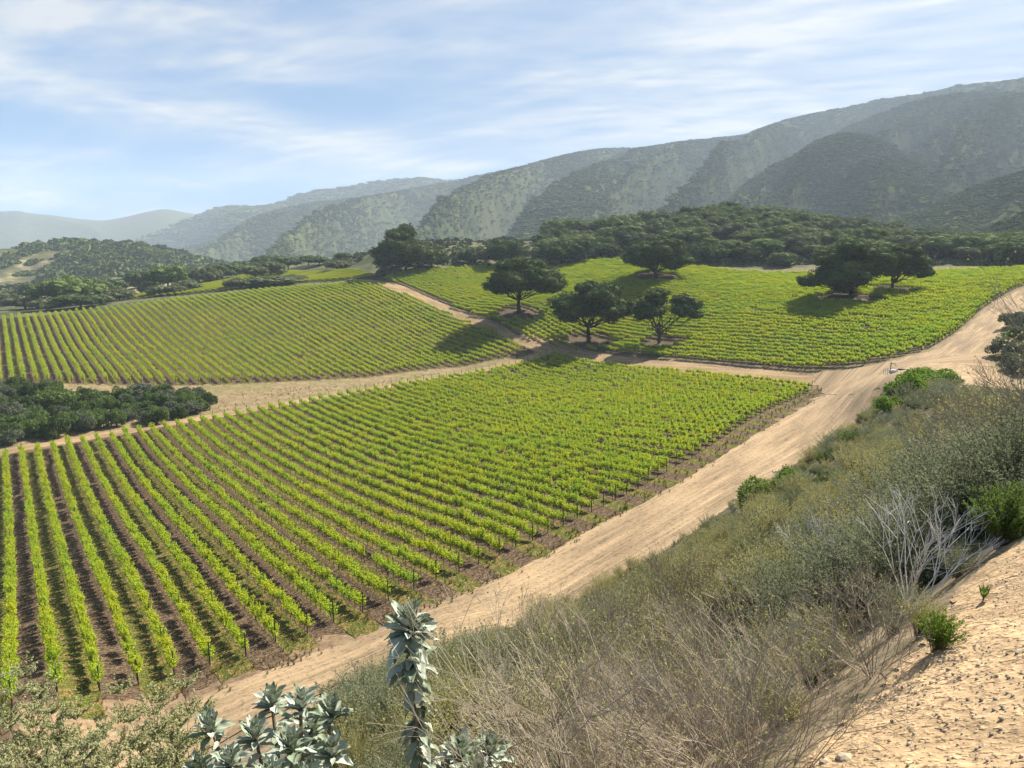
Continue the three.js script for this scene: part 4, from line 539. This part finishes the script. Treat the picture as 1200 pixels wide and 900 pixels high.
  for (const k in rest) rest[k].forEach((l, gi) => { if (!l.length) return; for (const [w, mat] of [[0, KIND[k].stem], [1, KIND[k].leaf]]) tag(instanced(numbered('hillside_brush'), KIND[k].geo[gi][w], mat, l, scene, true), 'mixed sage, straw and dry brush covering the hillside above the road', 'brush', 'hillside brush', 'stuff'); });
}
// green bushes that stand out, and the shrubs beyond the road
const leafBush = [21, 22].map((s) => bushGeo(s * 7, 0.075, 4600));
M.fresh = leafMat(0.108, 0.174, 0.017, 0.4, 1);
function bushAt(u, v, w, h, mat, label, gi, from, name = 'green_bush', group) { const [x, z] = ground(u, v, from), k = toPixel(x, H(x, z), z)[2] / F; return bush(name, gi, x, z, w * k * 0.62, h * k * 0.95, mat, label, group, u, leafBush); }
bushAt(893, 592, 58, 40, M.fresh, 'bright green bush on the hillside edge above the wide road', 0, 50);
bushAt(925, 580, 50, 36, M.fresh, 'bright green bush beside its darker twin above the wide road', 1, 50);
bushAt(1066, 468, 50, 38, M.fresh, 'bright green bush beside the irrigation pipes', 1, 70);
bushAt(1092, 452, 64, 26, M.fresh, 'wide green bush behind the irrigation pipes', 0, 80);
bushAt(1042, 486, 34, 28, M.fresh, 'small bright green bush at the road corner', 0, 70);
function stemBush(u, v, hpx, wide, mat, label, gi, from) { const [x, z] = ground(u, v, from), k = toPixel(x, H(x, z), z)[2] / F, g = base('green_bush', x, H(x, z), z, u); part('stems', KIND.green.geo[gi][0], M.stem, g); part('foliage', KIND.green.geo[gi][1], mat, g); g.scale.set(hpx * k * wide, hpx * k * 1.05, hpx * k * wide); tag(g, label, 'shrub'); }
stemBush(1176, 640, 84, 0.95, M.green, 'rounded green shrub at the upper end of the bare dirt bank', 0, 4);
stemBush(1098, 764, 60, 0.75, M.fresh, 'small fresh green bush at the lip of the bare dirt', 1, 2.5);
{ const R = rng(19); for (let k = 0; k < 44; k++) { const u = 1166 + R() * 130, v = 378 + R() * 68; if (u < 1170 + Math.abs(v - 420) * 0.45) continue; const m = R(); bushAt(u, v, 30 + 16 * R(), 15 + 9 * R(), m < 0.5 ? M.beltMid : M.beltGrey, m < 0.5 ? 'dark shrub crowding the outer side of the road bend' : 'grey green shrub crowding the outer side of the road bend', k % 2, 120, 'roadside_shrub', 'shrubs at the road bend'); } }

// bleached dead branches lying in the brush
{ const R = rng(88); const dead = twigGeo(404, 14, 1.0, 1.5, 4, 0.0085, false)[0], dead2 = twigGeo(405, 12, 1.0, 1.3, 4, 0.008, false)[0];
  [[1030, 700, 5.2, 0.95, 'tangle of bleached dead branches reaching over the dirt bank', dead, 0.25], [975, 690, 6.5, 1.0, 'bleached dead branches standing in the brown twiggy brush', dead2, -0.1], [1070, 720, 4.2, 0.6, 'low bleached dead branch at the dirt edge', dead2, 0.5], [800, 770, 8, 0.9, 'pale dead stems among the brown twigs lower on the slope', dead, 0.2]].forEach(([u, v, from, s, label, geo, tilt]) => { const [x, z] = ground(u, v, from * 0.8), g = base('dead_branch', x, H(x, z) + 0.05, z, R() * 6); part('branches', geo, M.bleached, g); g.rotation.z = tilt; g.scale.setScalar(s); tag(g, label, 'dead branch'); }); }

// ------------------------------------------------------------------ felted silver-leaved plants
const spot = (u, v, d) => { const k = dirOf(u, v); return new THREE.Vector3(k[0] * d, CY + k[1] * d, k[2] * d); };
function feltLeaf(seed, curl) { const R = rng(seed), n = 8, m = 4, pos = [], idx = []; for (let i = 0; i <= n; i++) { const t = i / n, w = 0.185 * Math.pow(Math.sin(Math.PI * Math.pow(clamp(t * 0.95 + 0.03), 1.2)), 0.75) * (0.9 + 0.2 * R()), b = -curl * t * t; for (let j = 0; j <= m; j++) { const s = j / m * 2 - 1; pos.push(s * w, b + Math.abs(s) * w * 0.45 + (R() - 0.5) * 0.018 + Math.sin(t * 11 + s * 3 + seed) * 0.028, t * (1 - curl * 0.2 * t)); if (i && j) { const a = (i - 1) * (m + 1) + j - 1; idx.push(a, a + m + 1, a + 1, a + 1, a + m + 1, a + m + 2); } } } const g = new THREE.BufferGeometry(); g.setAttribute('position', new THREE.Float32BufferAttribute(pos, 3)); g.setIndex(idx); g.computeVertexNormals(); return g; }
const feltGeos = [feltLeaf(1, 0.05), feltLeaf(2, 0.15), feltLeaf(3, 0.3), feltLeaf(4, 0.5), feltLeaf(5, 0.0), feltLeaf(6, 0.75)];
M.felt = [[0.31, 0.34, 0.26], [0.255, 0.29, 0.205], [0.37, 0.395, 0.315], [0.185, 0.22, 0.14]].map((c) => Object.assign(leafMat(...c, 0.12), { specularIntensity: 0.1 }));
M.feltStem = std({ color: rgb(0.166, 0.141, 0.1) });
const yUp = new THREE.Vector3(0, 1, 0), fw = new THREE.Vector3(), lf = new THREE.Vector3(), nu = new THREE.Vector3(), mb = new THREE.Matrix4();
function addLeaf(g, org, p, az, el, len, gi, mi, roll = 0) { fw.set(Math.sin(az) * Math.cos(el), Math.sin(el), Math.cos(az) * Math.cos(el)); lf.crossVectors(yUp, fw); if (lf.length() < 0.05) lf.set(1, 0, 0); lf.normalize(); nu.crossVectors(fw, lf); mb.makeBasis(lf, nu, fw); const m = part('leaf', feltGeos[gi], M.felt[mi], g); m.quaternion.setFromRotationMatrix(mb); m.rotateZ(roll); m.position.copy(p).sub(org); m.scale.set(len * (0.9 + 0.3 * ((gi * 7 + mi) % 3) / 3), len, len); return m; }
function rosette(g, org, c, n, len, R, tilt = 0) { for (let k = 0; k < n; k++) { const t = k / n, el = lerp(1.48, 0.3, Math.pow(t, 1.15)) + (R() - 0.5) * 0.3; addLeaf(g, org, new THREE.Vector3(c.x, c.y - t * len * 0.65, c.z), k * 2.4 + R() * 0.4, el, len * (0.6 + 0.5 * Math.min(1, t * 2.2)) * (0.85 + 0.3 * R()), el > 0.9 ? (k % 2 ? 0 : 4) : el > 0.4 ? 1 + (k % 2) : 2 + (k % 2), Math.floor(R() * 4), (R() - 0.5) * 0.5); } }
function stemTo(g, org, pts, r0, r1) { const L = new Leaves(), R = rng(pts.length * 5); for (let k = 0; k + 1 < pts.length; k++) { const a = pts[k].clone().sub(org), b = pts[k + 1].clone().sub(org); limbTube(L, a.toArray(), b.toArray(), lerp(r0, r1, k / (pts.length - 1)), lerp(r0, r1, (k + 1) / (pts.length - 1))); } part('stem', L.flat(), M.feltStem, g); }
const rootAt = (u, d) => { const a = azOf(u, 450), x = d * Math.sin(a), z = -d * Math.cos(a); return new THREE.Vector3(x, H(x, z), z); };
{ // the tall one
  const R = rng(71), d = 3.3, path = [[492, 905], [489, 850], [486, 800], [482, 765], [479, 735]].map(([u, v]) => spot(u, v, d)), root = rootAt(495, Math.hypot(path[0].x, path[0].z)), g = base('silver_leaf_plant', root.x, root.y, root.z);
  stemTo(g, root, [root.clone().setY(root.y - 0.05), ...path], 0.014, 0.007);
  const along = (t) => { const s = clamp(t, 0, 0.999) * (path.length - 1), k = Math.floor(s); return path[k].clone().lerp(path[k + 1], s - k); };
  rosette(g, root, path[4].clone().add(new THREE.Vector3(0, 0.03, 0)), 44, 0.12, R);
  for (let k = 0; k < 38; k++) { const t = 0.62 + 0.34 * R(); addLeaf(g, root, along(t), k * 2.4 + R(), 0.6 - R() * 0.8, 0.13 * (0.7 + 0.5 * R()), 2 + (k % 2), Math.floor(R() * 4), (R() - 0.5) * 0.7); }
  for (let k = 0; k < 110; k++) { const t = R() * 0.75; addLeaf(g, root, along(t), k * 2.4 + R(), 0.1 - R() * 1.25, 0.108 * (0.6 + 0.5 * R()), [2, 3, 5, 1][k % 4], Math.floor(R() * 4), (R() - 0.5) * 1.2); }
  tag(g, 'tall felted silver plant with upright top leaves and drooping lower leaves', 'plant');
}
function cluster(tips, d, label, len, seed, ru) { const R = rng(seed), root = rootAt(ru, d * 0.97), g = base('silver_leaf_plant', root.x, root.y, root.z); for (const [u, v, dd] of tips) { const c = spot(u, v, d + (dd || 0)); stemTo(g, root, [root.clone().setY(root.y - 0.03), root.clone().lerp(c, 0.5).add(new THREE.Vector3((c.x - root.x) * 0.15, -0.03, 0)), c], 0.012, 0.007); rosette(g, root, c, 28, len, R); const low = root.clone().lerp(c, 0.35); for (let k = 0; k < 16; k++) addLeaf(g, root, low.clone().lerp(c, 0.25 + 0.7 * R()), k * 2.4 + R(), 0.7 - R() * 1.3, len * (0.7 + 0.4 * R()), [1, 2, 3][k % 3], Math.floor(R() * 4), (R() - 0.5) * 1.0); } tag(g, label, 'plant'); }
cluster([[246, 850, 0.1], [318, 818, 0.15], [352, 822, 0], [388, 832, 0.1], [298, 858, -0.05], [340, 872, -0.2], [388, 878, -0.1], [268, 890, -0.2], [232, 900, 0], [315, 905, -0.3], [360, 915, -0.25], [365, 850, 0.2]], 3.1, 'spreading clump of silver leaf rosettes overlooking the road', 0.088, 72, 320);
cluster([[540, 878, 0], [574, 876, 0.1], [556, 905, -0.15], [522, 906, 0]], 3.15, 'small silver rosettes at the foot of the tall silver plant', 0.1, 73, 545);

// pale feathery sage sprays at the lower left
M.spray = leafMat(0.332, 0.332, 0.158, 0.45);
{ const R = rng(99);
  const spray = (tips, ru, d, label) => { const root = rootAt(ru, d), g = base('sage_spray', root.x, root.y, root.z), S = new Leaves(), L = new Leaves();
    for (const [u, v, dd] of tips) { const c = spot(u, v, d + dd).sub(root); let p = [0, -0.04, 0]; const n = 9; for (let k = 1; k <= n; k++) { const t = k / n, q = [c.x * Math.pow(t, 1.15) + (R() - 0.5) * 0.02, c.y * t, c.z * t + (R() - 0.5) * 0.02]; S.stem(...p, ...q, 0.006 * (1.15 - t), 0.006 * (1.1 - t)); p = q;
      if (t > 0.25) for (let s = 0; s < 20; s++) { const a = R() * 6.283, l = 0.05 + 0.09 * R() * (1.2 - t * 0.6), e = [q[0] + Math.cos(a) * l * 0.8, q[1] + l * (0.4 + 0.5 * R()), q[2] + Math.sin(a) * l * 0.8]; S.stem(...q, ...e, 0.0016, 0.0008); for (let m = 0; m < 34; m++) { const f = 0.1 + 0.95 * R(); L.random(R, lerp(q[0], e[0], f) + (R() - 0.5) * 0.012, lerp(q[1], e[1], f) + (R() - 0.5) * 0.012, lerp(q[2], e[2], f) + (R() - 0.5) * 0.012, 0.0115, 0.0034, 0.3); } } } }
    part('stems', S.flat(), M.stem, g); part('foliage', L.flat(), M.spray, g); tag(g, label, 'shrub'); };
  spray([[30, 792, 0.2], [58, 835, 0], [8, 842, 0.1], [75, 868, 0], [-20, 860, 0], [38, 870, -0.1]], 45, 3.4, 'feathery pale sage spray with its tip over the first vine rows');
  spray([[140, 812, 0.1], [178, 838, 0], [215, 806, 0.2], [234, 836, 0.1], [160, 872, 0], [200, 870, -0.1], [120, 858, 0], [226, 872, 0]], 180, 3.5, 'feathery pale sage spray beside the silver leaf clump');
  spray([[100, 890, 0], [60, 905, 0], [130, 900, 0], [10, 900, 0], [180, 905, 0], [250, 925, 0]], 110, 2.9, 'low feathery sage spray at the foot of the taller sprays');
  spray([[-15, 815, 0], [22, 815, 0.1], [50, 812, 0], [88, 842, 0.1], [108, 875, 0], [150, 845, 0.1], [188, 820, 0], [210, 850, 0]], 90, 3.2, 'dense feathery sage spray between the two taller sprays');
}

// ------------------------------------------------------------------ irrigation pipes beside the road
M.pipe = std({ color: rgb(0.457, 0.457, 0.44), roughness: 0.5 }); M.darkPipe = std({ color: rgb(0.042, 0.05, 0.075), roughness: 0.5 });
{ const [x, z] = ground(1046, 438, 100), g = base('irrigation_station', x, H(x, z), z, -azOf(1048, 440)), k = toPixel(x, H(x, z), z)[2] / F, cyl = (n, r, h, px, py, pz, mat, rx = 0, rz = 0) => { const m = part(n, new THREE.CylinderGeometry(r, r, h, 8), mat, g); m.position.set(px, py, pz); m.rotation.set(rx, 0, rz); return m; };
  for (const [dx, h] of [[-9.5, 5.5], [-7.5, 6.5], [-5.5, 7]]) cyl('riser_pipe', 0.05, h * k + 0.3, dx * k, h * k / 2 - 0.15, 0, M.pipe);
  cyl('riser_pipe', 0.06, 12.5 * k + 0.3, -2.5 * k, 6 * k, 0.2, M.endpost); cyl('crossbar', 0.045, 5 * k, 0, 12.2 * k, 0.2, M.endpost, 0, Math.PI / 2); cyl('valve', 0.09, 0.3, 2.6 * k, 10.6 * k, 0.2, M.pipe); cyl('bent_pipe', 0.06, 5 * k, 5 * k, 4 * k, 0.1, M.pipe, 0, 0.5);
  const tank = part('tank', new THREE.CapsuleGeometry(0.36, 0.7, 4, 12), M.pipe, g); tank.rotation.z = Math.PI / 2; tank.position.set(0.4 * k, 0.38, 0.15); cyl('main_pipe', 0.14, 18 * k, 14 * k, 5.6 * k, -0.2, M.darkPipe, 0, Math.PI / 2); for (const dx of [8, 20]) cyl('support', 0.05, 5.4 * k + 0.2, dx * k, 2.6 * k, -0.2, M.endpost);
  tag(g, 'grey irrigation risers with tank and dark pipe beside the junction', 'irrigation pipes'); }

// ------------------------------------------------------------------ stones and weeds on the dirt bank
function stoneGeo(seed) { const g = new THREE.IcosahedronGeometry(1, 1), p = g.attributes.position; for (let k = 0; k < p.count; k++) { const x = p.getX(k), y = p.getY(k), z = p.getZ(k), s = 0.72 + 0.5 * noise(x * 1.7 + seed * 9, y * 1.7 + z * 2.3 + seed); p.setXYZ(k, x * s, y * s * 0.6, z * s * 0.85); } g.computeVertexNormals(); return g; }
const stoneG = [1, 2, 3, 4].map(stoneGeo);
{ const R = rng(55);
  for (const [u, v, px, label] of [[990, 893, 13, 'flat grey stone at the dirt edge, larger of a pair'], [968, 897, 9, 'flat grey stone at the dirt edge, smaller of a pair'], [1053, 821, 6, 'dark pointed stone at the lip of the dirt bank'], [1068, 848, 4.5, 'small pale stone lying below the dark pointed stone'], [1157, 877, 6, 'half buried stone low on the bare dirt bank'], [1104, 776, 5, 'dark stone just below the small fresh green bush'], [1196, 767, 7, 'dark stone half way up the bare dirt bank'], [1088, 897, 4, 'pebble sized stone at the foot of the bare dirt']]) { const [x, z] = ground(u, v, 1.2), k = toPixel(x, H(x, z), z)[2] / F, m = new THREE.Mesh(stoneG[Math.floor(R() * 4)], M.stone); m.name = numbered('stone'); m.castShadow = m.receiveShadow = true; m.position.set(x, H(x, z) + px * k * 0.15, z); m.rotation.y = R() * 6; m.scale.setScalar(px * k); tag(m, label, 'stone'); scene.add(m); }
  const l = [[], [], [], []]; for (let k = 0; k < 9000; k++) { const u = 900 + R() * 420, v = 630 + R() * 300; if (inside(u, v, hillside)) continue; const [x, z] = ground(u, v, 1.2); if (Math.hypot(x, z) > 12 || fbm(x * 2.5, z * 2.5, 2) < 0.42 + 0.2 * R()) continue; const s = 0.0012 + 0.0095 * Math.pow(R(), 10), c = 0.6 + 0.6 * R(); l[k % 4].push({ x, y: H(x, z) + 0.011 + s * 0.2, z, yaw: R() * 6, rx: R() * 0.6, s, c: [c, c, c] }); }
  l.forEach((q, k) => tag(instanced(numbered('pebbles'), stoneG[k], M.stone, q, scene, true), 'loose pebbles and crumbs of earth on the bare dirt bank', 'pebbles', 'dirt bank pebbles', 'stuff'));
  const lit = [[], []]; const twig = [0, 1].map((s) => { const T = new Leaves(); T.stem(-0.5, 0, 0, 0, 0.05, 0.05 * s, 0.03, 0.03); T.stem(0, 0.05, 0.05 * s, 0.5, 0, -0.05, 0.03, 0.015); return T.flat(); }); for (let k = 0; k < 900; k++) { const t = R(), u = lerp(960, 1200, t) + (R() - 0.5) * 90, v = lerp(890, 640, t) + (R() - 0.3) * 70, [x, z] = ground(u, v, 1.2); if (Math.hypot(x, z) > 9) continue; const s = 0.02 + 0.06 * R() * R(); lit[k & 1].push({ x, y: H(x, z) + 0.015, z, yaw: R() * 6, s, c: grey(0.35 + 0.6 * R()) }); } lit.forEach((q, k) => tag(instanced(numbered('twig_litter'), twig[k], M.dry, q, scene, true), 'broken twig litter along the edge of the dirt bank', 'litter', 'twig litter', 'stuff'));
  const [x, z] = ground(1152, 706, 2), g = base('sprout', x, H(x, z), z); const L = new Leaves(); for (let k = 0; k < 9; k++) { const a = k * 2.4, e = 0.9 + 0.5 * R(), len = 0.075; L.leaf(0, 0.02, 0, Math.cos(a) * Math.cos(e) * len, Math.sin(e) * len, Math.sin(a) * Math.cos(e) * len, -Math.sin(a) * 0.011, 0, Math.cos(a) * 0.011); } const S = new Leaves(); S.stem(0, -0.02, 0, 0, 0.04, 0, 0.005, 0.004); part('stem', S.flat(), M.stem, g); part('leaves', L.flat(), M.green, g); tag(g, 'small upright green sprout alone on the bare dirt', 'sprout');
  // dry weeds and yellow tufts along the row ends by the wide road
  const wl = [[], []]; for (const r of rowsA) for (let k = 0; k < 9; k++) { if ((r.i + 100) % 2 === 0 && k > 2) continue; const [wx, wz] = rowPoint(r.i + R(), r.t0 - 0.4 - R() * 2.6); wl[k & 1].push({ x: wx, y: H(wx, wz) + 0.06, z: wz, yaw: R() * 6, s: 0.3 + 0.4 * R(), c: [0.9 + 0.3 * R(), 0.8 + 0.3 * R(), 0.7] }); } wl.forEach((q, k) => tag(instanced(numbered('row_end_weeds'), KIND.grass.geo[k][0], M.straw, q, scene, true), 'dry yellow weeds along the vine row ends', 'weeds', 'row end weeds', 'stuff'));
}
{ // thin dry grass on the verge between the track and the rounded slope, and along the roads
  const R = rng(811), l = [[], [], []], zone = [[252, 478], [258, 462], [330, 455], [430, 448], [520, 436], [590, 424], [560, 430], [430, 454], [330, 470], [255, 488]], zg = G(zone, 150), xs = zg.map((p) => p[0]), zs = zg.map((p) => p[1]);
  for (let k = 0; k < 2600; k++) { const x = lerp(Math.min(...xs), Math.max(...xs), R()), z = lerp(Math.min(...zs), Math.max(...zs), R()); if (!inside(x, z, zg) || fbm(x / 5, z / 5, 2) < 0.42) continue; l[k % 3].push({ x, y: H(x, z), z, yaw: R() * 6, s: [0.6, 0.2 + 0.25 * R(), 0.6], c: [0.9 + 0.4 * R(), 0.9 + 0.3 * R(), 0.9] }); }
  for (let k = 0; k < 900; k++) { const side = k % 2 ? gL : gR, q = R() * (side.length - 1), i = Math.floor(q), x = lerp(side[i][0], side[i + 1][0], q - i) + (R() - 0.5) * 1.6, z = lerp(side[i][1], side[i + 1][1], q - i) + (R() - 0.5) * 1.6; if (fbm(x / 3, z / 3, 2) < 0.5) continue; l[k % 3].push({ x, y: H(x, z) + 0.05, z, yaw: R() * 6, s: 0.25 + 0.35 * R(), c: [0.85, 0.85, 0.7] }); }
  l.forEach((q, k) => tag(instanced(numbered('verge_grass'), KIND.grass.geo[k][0], M.straw, q, scene, true), 'thin dry grass on the verges of the dirt tracks', 'grass', 'verge grass', 'stuff'));
}
renderer.render(scene, camera);
